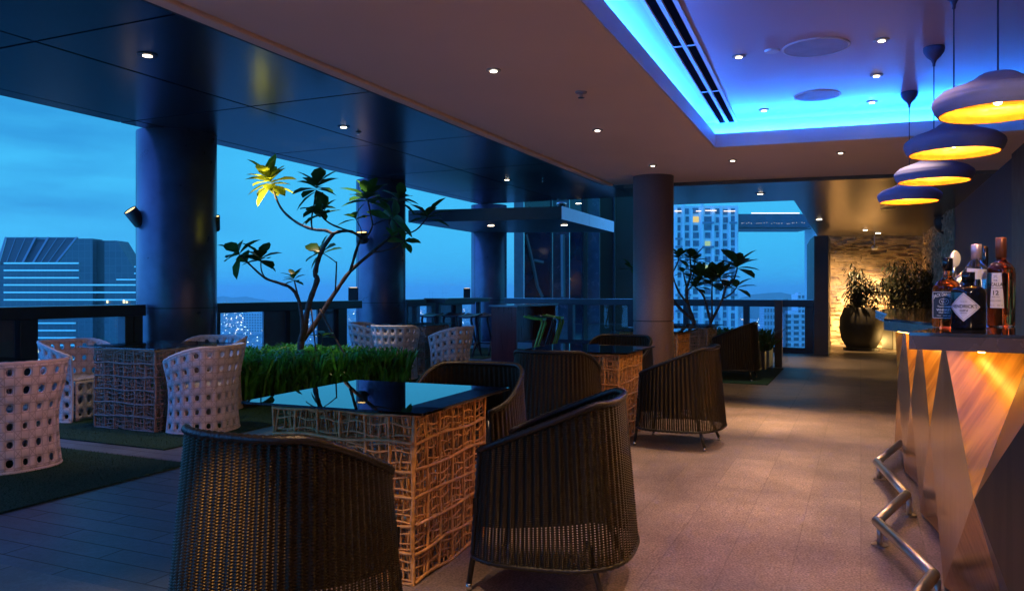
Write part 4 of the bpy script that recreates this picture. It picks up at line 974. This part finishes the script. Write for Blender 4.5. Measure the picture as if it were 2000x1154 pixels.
# ---- white woven chairs
def white_proto():
    e = empty('white_chair', (0, 0, 0)); pm = radians(128)
    def plan(ph): q = ((abs(cos(ph)))**2.5+(abs(sin(ph)))**2.5)**(-1/2.5); return q*cos(ph), q*sin(ph)
    def pr(z): 
        t = z/.76; return .292-.022*sin(min(1, t*1.25)*pi)+.10*max(0, t-.55)**1.3
    def surf(i, j, o=0):
        ph = -pm+2*pm*i; x, y = plan(ph); fr = max(0, (-x+.2)/1.2) if x < .2 else 0
        h = .775-.13*max(0, min(1, (abs(ph)/pm-.42)/.58))**1.4; z = .02+(h-.02)*j
        r = pr(z)-o; return Vector((-x*r*(1.0), y*r*1.03, z))
    def lattice(fn, nc, nr, hs=.30, rows=None, u0=0, u1=1):
        mb = MB(); vs = {}; 
        def vid(u, v, key):
            if key not in vs: vs[key] = len(mb.v); mb.v.append(tuple(fn(u, v)))
            return vs[key]
        oc = [(-1,-.45),(-.45,-1),(.45,-1),(1,-.45),(1,.45),(.45,1),(-.45,1),(-1,.45)]
        bd = [(0,1),(1,0),(2,0),(3,0)] 
        for j in range(nr):
            for i in range(nc):
                cu, cv = (i+.5), (j+.5); hw = R.uniform(.82, 1.15)*hs
                out = [(-.5,-.25),(-.25,-.5),(.25,-.5),(.5,-.25),(.5,.25),(.25,.5),(-.25,.5),(-.5,.25)]
                cn = {0:(-.5,-.5), 2:(.5,-.5), 4:(.5,.5), 6:(-.5,.5)}
                O = [vid((cu+x)/nc, (cv+y)/nr, ('o', round((cu+x)*4), round((cv+y)*4))) for x, y in out]
                H = [vid((cu+x*hw)/nc, (cv+y*hw)/nr, ('h', i, j, k)) for k, (x, y) in enumerate(oc)]
                for k in range(8):
                    k2 = (k+1) % 8; mb.f.append((O[k], O[k2], H[k2], H[k])); mb.uv.append(((cu+out[k][0], cv+out[k][1]), (cu+out[k2][0], cv+out[k2][1]), (cu+oc[k2][0]*hw, cv+oc[k2][1]*hw), (cu+oc[k][0]*hw, cv+oc[k][1]*hw))); mb.mi.append(0)
                for k, (x, y) in cn.items():
                    c_ = vid((cu+x)/nc, (cv+y)/nr, ('o', round((cu+x)*4), round((cv+y)*4))); k2 = (k+1) % 8; mb.f.append((O[k], c_, O[k2])); mb.uv.append(((cu+out[k][0], cv+out[k][1]), (cu+x, cv+y), (cu+out[k2][0], cv+out[k2][1]))); mb.mi.append(0)
        return mb
    mb = lattice(surf, 14, 6, .20)
    o = mb.build('shell', M_strap, e, smooth=True, solid=.018)
    mb = MB(); mb.tube([surf(k/60, 1) for k in range(61)], [.015 if k % 3 else .0125 for k in range(61)], 8)
    for s in (0, 1): mb.tube([surf(s, k/20) for k in range(21)], .013, 8)
    mb.tube([surf(k/60, 0) for k in range(61)], .013, 8); mb.build('rim', M_weave, e, smooth=True)
    def seat(i, j):
        ph = -pi+2*pi*i; x, y = plan(ph); r = .27*j; return Vector((-x*r, y*r, .415-.015*j))
    lattice(lambda u, v: Vector((-.24+.42*u, -.21+.42*v, .41)), 4, 4, .215).build('seat', M_strap, e, smooth=True, solid=.018)
    lattice(lambda u, v: Vector((.175, -.20+.40*u, .02+.38*v)), 4, 3, .215).build('front_skirt', M_strap, e, smooth=True, solid=.016)
    return e
wh = white_proto(); f2 = [True]; gww = 'white perforated woven tub chairs'
for x, y, a_, lb in [(-3.62, 5.66, ang(V)-.12, 'nearest white perforated tub chair, alone on the front turf mat'),
                     (-2.83, 7.18, ang(V)+.18, 'white perforated tub chair seen from behind, tight before the woven table base'),
                     (-4.30, 7.80, ang(-V)+.05, 'white perforated tub chair with its open seat turned to the woven table'),
                     (-3.22, 8.38, ang(-U)+.1, 'white perforated tub chair peeking out between another chair and the grass'),
                     (-.88, 10.95, ang(V)+.2, 'white perforated tub chair at the end of the grass bed, near the wicker chairs'),
                     (-1.68, 11.35, ang(U)+.25, 'white perforated tub chair with its foot hidden behind the grass tips'),
                     (-2.18, 12.1, ang(-V)+.3, 'bluish white perforated tub chair standing against the second column')]:
    place(wh, f2, x, y, a_, lb, gww, 'white chair')
# ---- rattan tables
def table_proto(m_c, seed):
    rr = random.Random(seed); e = empty('rattan_table', (0, 0, 0)); hb = .37; Hh = .745
    mb = MB()
    def line(fn, n, r, wob, ph, seg=None):
        pts = []
        for k in range(n+1):
            t = k/n; pts.append(fn(t, wob*sin(ph+t*rr_w), .5*wob*cos(ph*1.7+t*rr_w*1.3)))
        mb.tube(pts, r, 5, cap=False)
    for f in range(4):
        M = Matrix.Rotation(f*pi/2, 4, 'Z')
        for lay in (0, .05):
            off = -hb+lay
            ln = hb*2-2*lay
            nv = 6
            for i in range(nv+1):      # stout uprights
                x = -hb+lay+ln*i/nv; rr_w = rr.uniform(4, 9)
                line(lambda t, w, w2: M @ Vector((x+w, off+w2, t*Hh)), 12, .0085 if lay == 0 else .006, .006, rr.uniform(0, 6))
            for j in range(7):         # stout rails
                z = .01+(Hh-.02)*j/6; rr_w = rr.uniform(5, 12)
                line(lambda t, w, w2: M @ Vector((-hb+lay+ln*t, off+w2-.006, z+w)), 14, .008 if lay == 0 else .006, .006, rr.uniform(0, 6))
            for i in range(19):        # thin wavy canes
                x = -hb+lay+ln*(i+rr.uniform(.2, .8))/19; rr_w = rr.uniform(10, 20)
                line(lambda t, w, w2: M @ Vector((x+w, off+w2+.004, t*Hh)), 26, .0045, .009, rr.uniform(0, 6))
            for j in range(19):
                z = Hh*(j+rr.uniform(.2, .8))/19; rr_w = rr.uniform(14, 30)
                line(lambda t, w, w2: M @ Vector((-hb+lay+ln*t, off+w2+.002, min(Hh, max(.005, z+w)))), 26, .0045, .008, rr.uniform(0, 6))
    mb.build('woven_base', m_c, e, smooth=True)
    MB().box(-.475, .475, -.475, .475, .7535, .7655).build('glass_top', M_glasst, e, bevel=.002)
    mb = MB()
    for sx_ in (-1, 1):
        for sy in (-1, 1): mb.lathe([(.018, 0), (.018, .006)], 16, c=(sx_*(hb-.03), sy*(hb-.03), .747))
    mb.build('glass_pad', M_chrome, e)
    return e
t1 = table_proto(M_cane, 2); tg1 = 'woven rattan tables with glass tops'
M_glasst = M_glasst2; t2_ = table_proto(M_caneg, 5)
for p_, fl, x, y, lb in [(t1, True, -.631, 3.877, 'nearest rattan lattice table, its dark glass top mirroring the sky'),
                         (t1, False, .70, 7.03, 'second rattan lattice table, glowing orange between the wicker chairs'),
                         (t1, False, 1.90, 10.4, 'small looking orange rattan table just past the slim granite column'),
                         (t2_, True, -3.40, 7.50, 'grey lit rattan table among white chairs, before the widest column'),
                         (t2_, False, -4.22, 5.66, 'rattan table at the edge of the view beside the nearest white chair'),
                         (t2_, False, -1.50, 12.25, 'rattan table among white chairs past the end of the grass bed'),
                         (t2_, False, 2.62, 11.75, 'dark rattan table below the small tree at the far railing')]:
    o = p_ if fl else copy_tree(p_); o.location = (x, y, 0); o.rotation_euler.z = RU+(.03 if fl else 0); tag(o, lb, 'table', tg1)
# ---- high table and stools
M_ltb = mat('high table glass', (.20,.26,.30), .10, spec=1, var=.05)
e = empty('high_table', (-1.15, 16.9, 0), RU); tag(e, 'high glass bar table on dark posts beside the second column', 'table')
MB().box(-1.0, 1.1, -.28, .28, 1.10, 1.125).build('top', M_ltb, e, bevel=.003); MB().box(-1.0, 1.1, -.22, .22, 1.03, 1.099).build('apron', M_frame, e)
for x in (-.9, .95): MB().box(x-.04, x+.04, -.04, .04, 0, 1.029).build('leg', M_frame, e)
e = empty('bar_table', (-.14, 14.2, 0), RU-pi/2); tag(e, 'tall burgundy bar table with a pale top, green stools beside it', 'table')
MB().box(-.26, .24, 0, .05, .0, .985).build('side_panel', M_burg, e); MB().box(-.26, .24, 1.95, 2.0, .0, .985).build('side_panel', M_burg, e)
MB().box(-.30, .28, -.03, 2.05, .986, 1.02).build('top', M_ltb, e, bevel=.003)
MB().box(-.10, -.06, .05, 1.95, .3, .985).build('rear_panel', M_burg, e)
M_sg = mat('green stool plastic', (.20,.50,.06), .35, var=.1); M_sd = mat('dark stool plastic', (.022,.026,.045), .35)
def stool_proto(m):
    e = empty('bar_stool', (0, 0, 0))
    MB().grid(lambda i, j: Vector((-.16+.34*i, -.18+.36*j, .78+.05*i*i-.02*(1-(2*j-1)**2))), 10, 8).build('seat', m, e, smooth=True, solid=.028)
    for s in (-1, 1):
        MB().tube([(-.13, s*.13, .775), (-.15, s*.14, .70), (-.02, s*.15, .30), (.0, s*.16, .22)], [.022, .024, .02, .02], 8).build('leg', m, e, smooth=True)
        MB().tube([(-.02, s*.15, .30), (.12, s*.20, .02), (.17, s*.21, .005)], [.02, .016, .014], 8).build('leg', m, e, smooth=True)
        MB().tube([(-.02, s*.15, .30), (-.20, s*.20, .01)], [.02, .016], 8).build('leg', m, e, smooth=True)
    MB().tube([(.0, -.16, .24), (.0, .16, .24)], .016, 8).build('foot_bar', m, e, smooth=True)
    return e
sg = stool_proto(M_sg); sd = stool_proto(M_sd); fg = [True]; fd = [True]
for x, y, a_, lb in [(.42, 13.9, 2.9, 'bright green angular bar stool nearest the burgundy table end'), (.78, 14.6, 2.9, 'second green angular bar stool with a yellowish lit seat')]:
    place(sg, fg, x, y, a_, lb, 'green bar stools', 'bar stool')
for x, y, a_, lb in [(.62, 14.3, 2.9, 'dark angular bar stool squeezed between the two green ones'), (-1.60, 15.6, 1.2, 'dark bar stool closest to the second column'), (-1.18, 15.7, 1.2, 'dark bar stool second along the high glass table'),
                     (-.82, 15.2, 1.0, 'dark angular stool standing on the small green mat'), (-.52, 15.5, 1.0, 'dark angular stool touching the burgundy table')]:
    place(sd, fd, x, y, a_, lb, 'dark bar stools', 'bar stool')
# ---- turf mats
def mat_uv(c, du, dv, label, h=.012):
    c = Vector((*c, 0)); q = [c, c+U*du, c+U*du+V*dv, c+V*dv]
    o = MB().prism([p[:2] for p in q], .002, h).build('turf_mat', M_turf); tag(o, label, 'turf mat', 'dark green turf mats'); return q
def blades(name, q, n, hmin, hmax, label):
    mb = MB(); rr = random.Random(9)
    for i in range(n):
        s, t = rr.random(), rr.random(); p = q[0]+(q[1]-q[0])*s+(q[3]-q[0])*t; a = rr.uniform(0, 2*pi); h = rr.uniform(hmin, hmax); d_ = Vector((cos(a), sin(a), 0)); l = Vector((rr.gauss(0, .5)*h, rr.gauss(0, .5)*h, h))
        mb.add([p+d_*.0022+Vector((0,0,.011)), p-d_*.0022+Vector((0,0,.011)), p+l+Vector((0,0,.011))], [(0,1,2)])
    tag(mb.build(name, M_turf), label, 'turf pile', kind='stuff')
q1 = mat_uv((-2.36, 5.75), -3.2, 3.2, 'front turf mat under the nearest white chair'); blades('turf_pile', q1, 26000, .008, .018, 'short artificial grass pile of the front mat')
q2 = mat_uv((-2.78, 6.26), 5.2, 3.2, 'turf mat under the grey lit rattan table and its white chairs'); blades('turf_pile', q2, 26000, .008, .018, 'short artificial grass pile of the mat under the white chairs')
mat_uv((3.46, 10.6), 2.4, 2.6, 'dark rug under the blackest wicker chair')
mat_uv((-.55, 14.6), 2.6, 1.4, 'small pale green mat under the dark stools')
mat_uv((-.6, 10.6), 3.3, 1.9, 'mat under the white chairs past the grass bed')
# ---- grass bed
bed = [(-2.95, 8.5), (-1.2, 10.3), (-2.0, 10.7), (-3.2, 11.4), (-4.3, 9.2)]
o = MB().prism(bed, .013, .09).build('planting_bed', mat('soil', (.02,.015,.01), .9)); tag(o, 'dark soil bed the tall grass and the frangipani grow in', 'planting bed')
def inside(x, y, pl):
    c = False; j = len(pl)-1
    for i in range(len(pl)):
        if (pl[i][1] > y) != (pl[j][1] > y) and x < (pl[j][0]-pl[i][0])*(y-pl[i][1])/(pl[j][1]-pl[i][1])+pl[i][0]: c = not c
        j = i
    return c
def grass(poly, n, zt, seed, name, label, w=.011, spread=.11, z0=.09, gm=None):
    mb = MB(); rr = random.Random(seed); xs = [p[0] for p in poly]; ys = [p[1] for p in poly]; k = 0
    while k < n:
        x, y = rr.uniform(min(xs), max(xs)), rr.uniform(min(ys), max(ys))
        if not inside(x, y, poly): continue
        tuft = rr.random() < .5
        for _ in range(6):
            a = rr.uniform(0, 2*pi); h = (zt-z0)*rr.uniform(.42, 1.12); lean = rr.uniform(.05, 1)*spread; la = rr.uniform(0, 2*pi)
            b = Vector((x+rr.gauss(0, .02), y+rr.gauss(0, .02), z0)); s = Vector((cos(a), sin(a), 0)); l = Vector((cos(la), sin(la), 0)); ww = w*rr.uniform(.6, 1.2)
            p = [b, b+l*lean*.3+Vector((0,0,h*.5)), b+l*lean+Vector((0,0,h*.95)), b+l*lean*(1.6)+Vector((0,0,h*(1.0 if rr.random() < .75 else .82)))]
            wd = [ww*.6, ww, ww*.85, ww*.35]
            vs = []
            for q, w_ in zip(p, wd): vs += [q-s*w_, q+s*w_]
            mb.add(vs, [(0,1,3,2),(2,3,5,4),(4,5,7,6)]); k += 1
    o = mb.build(name, gm or M_grass); return tag(o, label, 'grass', kind='stuff')
grass(bed, 9000, .50, 4, 'tall_grass', 'dense bright green strap grass filling the bed around the frangipani', w=.017, spread=.17)
# ---- trees
def leaf(mb, b, d, up, L_, w):
    d = d.normalized(); s = d.cross(up); s = s.normalized() if s.length > .05 else Vector((1,0,0)); n = s.cross(d)
    vs = []; prof = [(0, .06), (.2, .5), (.5, 1.0), (.8, .72), (1.0, .04)]
    for t, k in prof:
        c = b+d*L_*t-n*(L_*.22*t*t); vs += [c-s*w*k+n*w*.25*k, c, c+s*w*k+n*w*.25*k]
    fs = []
    for i in range(4): fs += [(3*i, 3*i+1, 3*i+4, 3*i+3), (3*i+1, 3*i+2, 3*i+5, 3*i+4)]
    mb.add(vs, fs)
def rosette(mb, c, ax, n, L_, w, rr, elev=(.0, 1.1)):
    ax = ax.normalized(); x = ax.orthogonal().normalized(); y = ax.cross(x)
    for k in range(n):
        a = 2.4*k+rr.uniform(-.3, .3); el = elev[0]+(elev[1]-elev[0])*(k/n)+rr.uniform(-.15, .15)
        d = (x*cos(a)+y*sin(a))*cos(el)+ax*sin(el); leaf(mb, c+ax*(.006*k-.02), d, ax, L_*rr.uniform(.75, 1.1), w*1.8*rr.uniform(.8, 1.1))
def Z3(x, y): return (400+x/2.622, 280+y/2.622)
tree = empty('frangipani_tree', D(*Z3(495, 1110), 10.1)*1); tree.location.z = .09; tag(tree, 'tall frangipani with bare curving branches rising from the grass bed', 'tree')
T0 = tree.location.copy()
def branch(pts, d0, d1, r0, r1, conv=Z3, par=tree, org=T0, nm='branch'):
    P3 = [];
    n = len(pts)
    for i, (x, y) in enumerate(pts): P3.append(D(*conv(x, y), d0+(d1-d0)*i/(n-1))-org)
    # smooth
    out = []
    for i in range(n-1):
        p0 = P3[max(i-1, 0)]; p1 = P3[i]; p2 = P3[i+1]; p3 = P3[min(i+2, n-1)]
        for k in range(4):
            t = k/4; out.append(.5*((2*p1)+(p2-p0)*t+(2*p0-5*p1+4*p2-p3)*t*t+(3*p1-p0-3*p2+p3)*t**3))
    out.append(P3[-1]); m_ = len(out)
    kr = .72 if par is tree else .85
    MB().tube(out, [kr*(r0+(r1-r0)*i/(m_-1))*(1+.10*sin(i*2.3)+.06*sin(i*5.1)) for i in range(m_)], 9).build(nm, M_bark, par, smooth=True); return out[-1], (out[-1]-out[-3])
rr = random.Random(21)
br_ = []
branch([(485,1125),(495,1000),(510,960),(520,880),(540,800),(575,700),(565,670),(580,600),(610,530),(655,465)], 10.1, 10.0, .062, .036, nm='trunk')
e1 = branch([(655,465),(620,447),(550,440),(470,405),(400,345),(365,280),(345,215)], 10.0, 10.9, .030, .018)
e2 = branch([(550,440),(546,390),(560,310),(572,240)], 9.95, 9.9, .016, .013)
branch([(655,465),(690,452),(740,450),(780,468),(810,500)], 10.0, 10.2, .03, .022)
e3 = branch([(740,450),(660,420),(620,395),(592,365)], 10.05, 9.9, .018, .013)
e4 = branch([(800,500),(835,470),(858,420),(850,370),(835,290)], 10.2, 10.35, .018, .014)
e4b = branch([(745,655),(775,550),(800,480)], 10.3, 10.2, .03, .022)
e5a = branch([(500,1010),(560,930),(620,835),(680,745),(745,655),(860,555),(945,482)], 10.15, 10.5, .050, .026, nm='trunk')
e5 = branch([(945,482),(1000,470),(1080,445),(1140,380)], 10.5, 10.8, .02, .012)
e6 = branch([(945,482),(952,440),(942,400),(965,345),(992,290)], 10.5, 10.6, .016, .010)
e7 = branch([(858,420),(900,400),(960,385)], 10.25, 10.5, .011, .008)
e8 = branch([(860,558),(940,545),(1000,520),(1022,500)], 10.4, 10.6, .016, .009)
e9 = branch([(800,480),(800,440),(772,385)], 10.2, 10.1, .009, .007)
e10 = branch([(668,760),(672,680),(675,605)], 10.25, 10.25, .016, .013)
e11 = branch([(675,612),(640,585),(600,560)], 10.2, 10.1, .010, .008)
branch([(490,1010),(500,930),(480,800),(440,740),(380,715),(310,690),(240,630),(182,572)], 10.05, 9.6, .040, .013, nm='trunk')
e12 = D(*Z3(180, 570), 9.6)-T0
e13 = branch([(310,690),(290,650),(287,595)], 9.75, 9.7, .013, .010)
e14 = branch([(480,790),(468,745),(458,700)], 9.95, 9.95, .016, .012)
branch([(545,850),(560,980),(572,1090)], 10.1, 9.95, .014, .014); branch([(590,850),(655,975),(725,1095)], 10.2, 9.9, .018, .018); e15 = branch([(600,1060),(603,985)], 9.9, 9.9, .006, .006)
upv = Vector((0,0,1)); cur = [tree]
def ros(e_, n, L_, w, ax=None, elev=(0, 1.1), mbx=None):
    c, dr = e_ if isinstance(e_, tuple) else (e_, upv)
    q_ = MB(); rosette(q_, c, (ax or (dr.normalized()+upv*.4)), n, L_, w, rr, elev); q_.build('leaf_cluster', mbx or M_leaf, cur[0], smooth=True)
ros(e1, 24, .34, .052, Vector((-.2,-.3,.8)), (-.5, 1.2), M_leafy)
ros(e2, 17, .33, .05, upv, (-.7, 1.2)); ros((e2[0]-upv*.25, upv), 6, .24, .05, upv, (-.4, .4)); ros(e3, 9, .30, .042, elev=(-.1, 1.0))
ros(e4, 16, .36, .052, upv, (-.2, 1.1)); ros(e5, 11, .34, .045, upv, (-.1, .9)); ros(e6, 9, .32, .04, elev=(-.1, .8)); ros(e7, 8, .34, .045, elev=(-.2, .8))
ros(e8, 6, .24, .035, elev=(-.1, .8)); ros(e9, 6, .24, .035, elev=(0, .9)); ros(e11, 7, .28, .05, elev=(-.3, 1.2)); ros((e12, Vector((-.6,0,.6))), 10, .30, .052, elev=(-.6, 1.2))
ros(e13, 10, .28, .05, elev=(-.3, 1.1)); ros(e14, 12, .17, .026, elev=(-.2, 1.1)); ros((e15[0], upv), 4, .2, .03, elev=(0, .7)); ros((D(*Z3(958, 475), 10.5)-T0, upv), 5, .15, .022, elev=(.3, 1.1))
# small frangipani by the far railing
def Z4(x, y): return (1300+x/3.606, 380+y/3.606)
tb_ = empty('frangipani_tree', D(*Z4(200, 930), 13.6)); tb_.location.z = .3; tag(tb_, 'small dark frangipani before the white tower, in a low planter', 'tree'); T1_ = tb_.location.copy()
kk = dict(conv=Z4, par=tb_, org=T1_)
branch([(205,1010),(198,900),(165,800),(150,740),(148,650)], 13.6, 13.5, .05, .03, nm='trunk', **kk)
f1 = branch([(150,650),(178,560),(172,450)], 13.5, 13.4, .028, .016, **kk); f1b = branch([(185,600),(203,530),(205,470)], 13.5, 13.6, .018, .014, **kk)
f2_ = branch([(148,650),(135,600),(125,550)], 13.5, 13.4, .02, .012, **kk)
f3 = branch([(150,680),(190,640),(240,600)], 13.5, 13.4, .02, .012, **kk)
f4 = branch([(318,900),(300,830),(270,720),(240,680),(212,655)], 13.6, 13.4, .03, .016, **kk)
branch([(310,1000),(318,900)], 13.6, 13.6, .035, .03, nm='trunk', **kk)
f5 = branch([(318,900),(360,820),(400,735),(428,650),(480,600),(505,515)], 13.6, 13.5, .03, .014, **kk); f6 = branch([(328,890),(326,700),(330,620)], 13.6, 13.6, .024, .012, **kk)
f7 = branch([(428,660),(400,620),(385,590)], 13.5, 13.4, .018, .012, **kk); f8 = branch([(400,735),(460,700),(500,655)], 13.5, 13.6, .018, .012, **kk)
branch([(50,745),(120,820),(205,900)], 13.4, 13.6, .03, .03, **kk); f9 = branch([(45,560),(75,500),(95,450)], 13.3, 13.3, .016, .012, **kk); f10 = branch([(45,560),(-100,560),(-245,520)], 13.3, 13.2, .016, .008, **kk)
branch([(45,560),(90,680),(150,760)], 13.3, 13.5, .016, .022, **kk)
cur[0] = tb_
for f_, n_, L_ in ((f1, 9, .22), (f1b, 12, .26), (f2_, 6, .2), (f3, 14, .34), (f4, 8, .28), (f5, 12, .46), (f6, 16, .42), (f7, 10, .36), (f8, 7, .34), (f9, 10, .26), (f10, 7, .22)):
    ros(f_, n_, L_, L_*.14, upv, (-.15, 1.2))
pb = [(2.6, 13.2), (4.05, 12.55), (4.5, 13.5), (3.05, 14.2)]
o = MB().prism(pb, .005, .3).build('low_planter', M_frame); tag(o, 'low dark planter holding the small frangipani at the far railing', 'planter')
grass(pb, 1500, .62, 8, 'planter_grass', 'strap grass coloured for shade in the low planter behind the blackest chair', w=.016, spread=.2, z0=.3, gm=M_leaf)  # darker leaf colour puts the shade into this grass
# ---- potted bamboos
M_pot = mat('dark pot', (.045,.04,.032), .6, var=.2, bump=.1, bs=40); M_bam = mat('bamboo leaf', (.007,.012,.004), .5, var=.5, vs=10)
def bamboo(px, d, r, h, ptop, label, seed, square=False, w=None, dens=1.0, lean=0):
    rr_ = random.Random(seed); x = (px-PX0)/F*d; e = empty('potted_plant', (x, d, 0)); tag(e, label, 'potted plant', 'potted bamboos by the stone wall')
    if square: MB().box(-w/2, w/2, -.25, .25, 0, h).build('pot', M_pot, e, bevel=.01)
    else: MB().lathe([(r*.68, .06), (r*.9, h*.25), (r, h*.5), (r*.97, h*.75), (r*.80, h*.97), (r*.76, h), (r*.7, h), (r*.7, h-.05)], 40).build('pot', M_pot, e, smooth=True); MB().lathe([(r*.82, .003), (r*.82, .058)], 32).build('plinth', M_black, e)
    ms = MB(); mlf = MB(); ww = (w/2 if square else r*.55)
    for k in range(int(9*dens*(2 if square else 1))):
        bx_ = rr_.uniform(-ww, ww); tp = Vector((bx_*1.3+rr_.gauss(0, .10)+lean, rr_.uniform(-.25, .25), ptop*rr_.uniform(.62, 1.0))); b0 = Vector((bx_*.6, rr_.uniform(-.1, .1), h-.04))
        pts = [b0.lerp(tp, t/6)+Vector((0, 0, .1*sin(t/6*pi))) for t in range(7)]; ms.tube(pts, .007, 5)
        for j in range(int(130)):
            t = rr_.uniform(.08, 1)*6; i = min(int(t), 5); p = pts[i].lerp(pts[i+1], t-i)+Vector((rr_.gauss(0, .09), rr_.gauss(0, .09), rr_.gauss(0, .05)))
            a = rr_.uniform(0, 2*pi); leaf(mlf, p, Vector((cos(a), sin(a), rr_.uniform(-.9, .2))), upv, rr_.uniform(.12, .22), .018)
    ms.build('stem', M_bark, e); mlf.build('foliage', M_bam, e)
bamboo(1682, 16.9, .44, .92, 1.85, 'bamboo in a big round dark pot, silhouetted by the yellow wall light', 31, lean=.12)
bamboo(1768, 17.2, .3, .62, 2.05, 'bushy bamboo in a long trough, middle of the row by the stone wall', 33, True, .8)
bamboo(1812, 15.6, .3, .70, 1.85, 'dark bamboo in a trough right behind the bottles', 35, True, .8, 1.2)
# ---- glass screen, speaker, spot cans
e = empty('glass_screen', (4.50, 13.1, 0), RU); tag(e, 'clear upright glass screen with a dark end post beside the rug', 'glass screen')
MB().box(-.06, 0, -.02, .10, .003, 1.12).build('post', M_frame, e, bevel=.004); MB().box(.005, 1.25, -.008, .008, .01, 1.13).build('pane', M_clear, e)
q = D(1855, 432, 13.6); e = empty('wall_speaker', q, -.5); tag(e, 'round black speaker mounted high on the slate wall', 'speaker')
MB().lathe([(.19, -.12), (.24, -.06), (.25, .05), (.22, .12), (.05, .14)], 40, M=Matrix.Rotation(pi/2, 4, 'X')).build('housing', M_black, e, smooth=True)
MB().tube([(0, .1, .0), (.25, .3, .1)], .03, 10).build('bracket', M_black, e)
M_lens = emat('spot lens', (1.0,.62,.22), 2.2, sample=False)
def can(name, pos, aim, label, energy=0, target=None, col=(1,.8,.35), r=.075, L_=.20, size=.5, lens=True):
    e = empty(name, pos); tag(e, label, 'spotlight', 'black can spotlights on the columns and railing')
    q = Vector(aim).normalized().to_track_quat('Z', 'Y').to_matrix().to_4x4()
    MB().lathe([(r*.85, -L_/2), (r, -L_/2+.02), (r, L_/2), (r*.92, L_/2), (r*.9, L_/2-.02)], 24, M=q).build('housing', M_black, e, smooth=True)
    if lens: MB().lathe([(r*.88, L_/2-.018), (r*.88, L_/2-.012)], 24, M=q).build('lens', M_lens, e)
    return e, q
c1x = col1.location
e, q = can('spotlight', D(265, 424, 10.58), (-.42, -.5, .76), 'black can spotlight on the near side of the widest column', r=.09, L_=.24)
MB().tube([(.03, 0, -.03), (.12, .05, -.02), (.22, .18, -.01)], .018, 8).build('arm', M_black, e)
e, q = can('spotlight', D(419, 436, 11.15), (.1, -.3, .9), 'black can spotlight peeking past the far side of the widest column', L_=.22)
MB().tube([(-.03, 0, 0), (-.12, .05, 0)], .018, 8).build('arm', M_black, e)
src = D(446, 420, 10.3); dst = tree.location+e1[0]
sl_ = light('tree_spot', 'SPOT', src, 140, (1, .86, .38), spot_size=.75, spot_blend=.6, shadow_soft_size=.04); sl_.rotation_euler = (dst-src).to_track_quat('-Z', 'Y').to_euler()
e, q = can('spotlight', D(707, 464, 15.1), (.0, -.25, .9), 'black can spotlight on the second column behind the branches', r=.11, L_=.22)
MB().tube([(.03, 0, -.03), (.12, .2, -.02)], .018, 8).build('arm', M_black, e)
for px, lb in ((690, 'small black box light standing on the railing before the second column'), (912, 'small black box light standing on the railing by the farthest column')):
    q_ = rl(px); e = empty('rail_light', (q_.x, q_.y, 1.095)); tag(e, lb, 'rail light', 'black box lights on the railing')
    MB().box(-.08, .08, -.08, .08, 0, .24).build('housing', M_black, e, bevel=.006); MB().box(-.06, .06, -.06, .06, .241, .245).build('lens', M_lens, e)
# ---- warm garden light behind the pots on the stone wall
for i, (x, y, z, en) in enumerate([(8.05, 17.75, .10, 22), (8.85, 17.6, .10, 22), (8.5, 16.6, .12, 30)]):
    e = empty('ground_uplight', (x, y, 0)); tag(e, ['ground uplight behind the big round pot', 'ground uplight behind the middle bamboo trough', 'ground uplight at the foot of the narrow stone return'][i], 'uplight', 'ground uplights at the stone wall')
    MB().lathe([(.05, 0), (.06, .05), (.05, .05)], 20).build('housing', M_black, e)
    light('uplight', 'POINT', (0, 0, .14), en, (1, .60, .18), e, shadow_soft_size=.05)
# ================================================================ HAZE
mh = bpy.data.materials.new('haze'); mh.use_nodes = True; t = mh.node_tree; t.nodes.clear()
pv = t.nodes.new('ShaderNodeVolumePrincipled'); pv.inputs['Color'].default_value = (.85,1.0,1.0,1); pv.inputs['Density'].default_value = .0003; pv.inputs['Anisotropy'].default_value = .3
oo = t.nodes.new('ShaderNodeOutputMaterial'); t.links.new(pv.outputs[0], oo.inputs['Volume'])
HZ = True
if HZ: tag(MB().box(-9500, 9500, -20, 16500, G0-3, 60).build('haze', mh), 'pale blue evening haze over the harbour and the city', 'haze', kind='stuff')
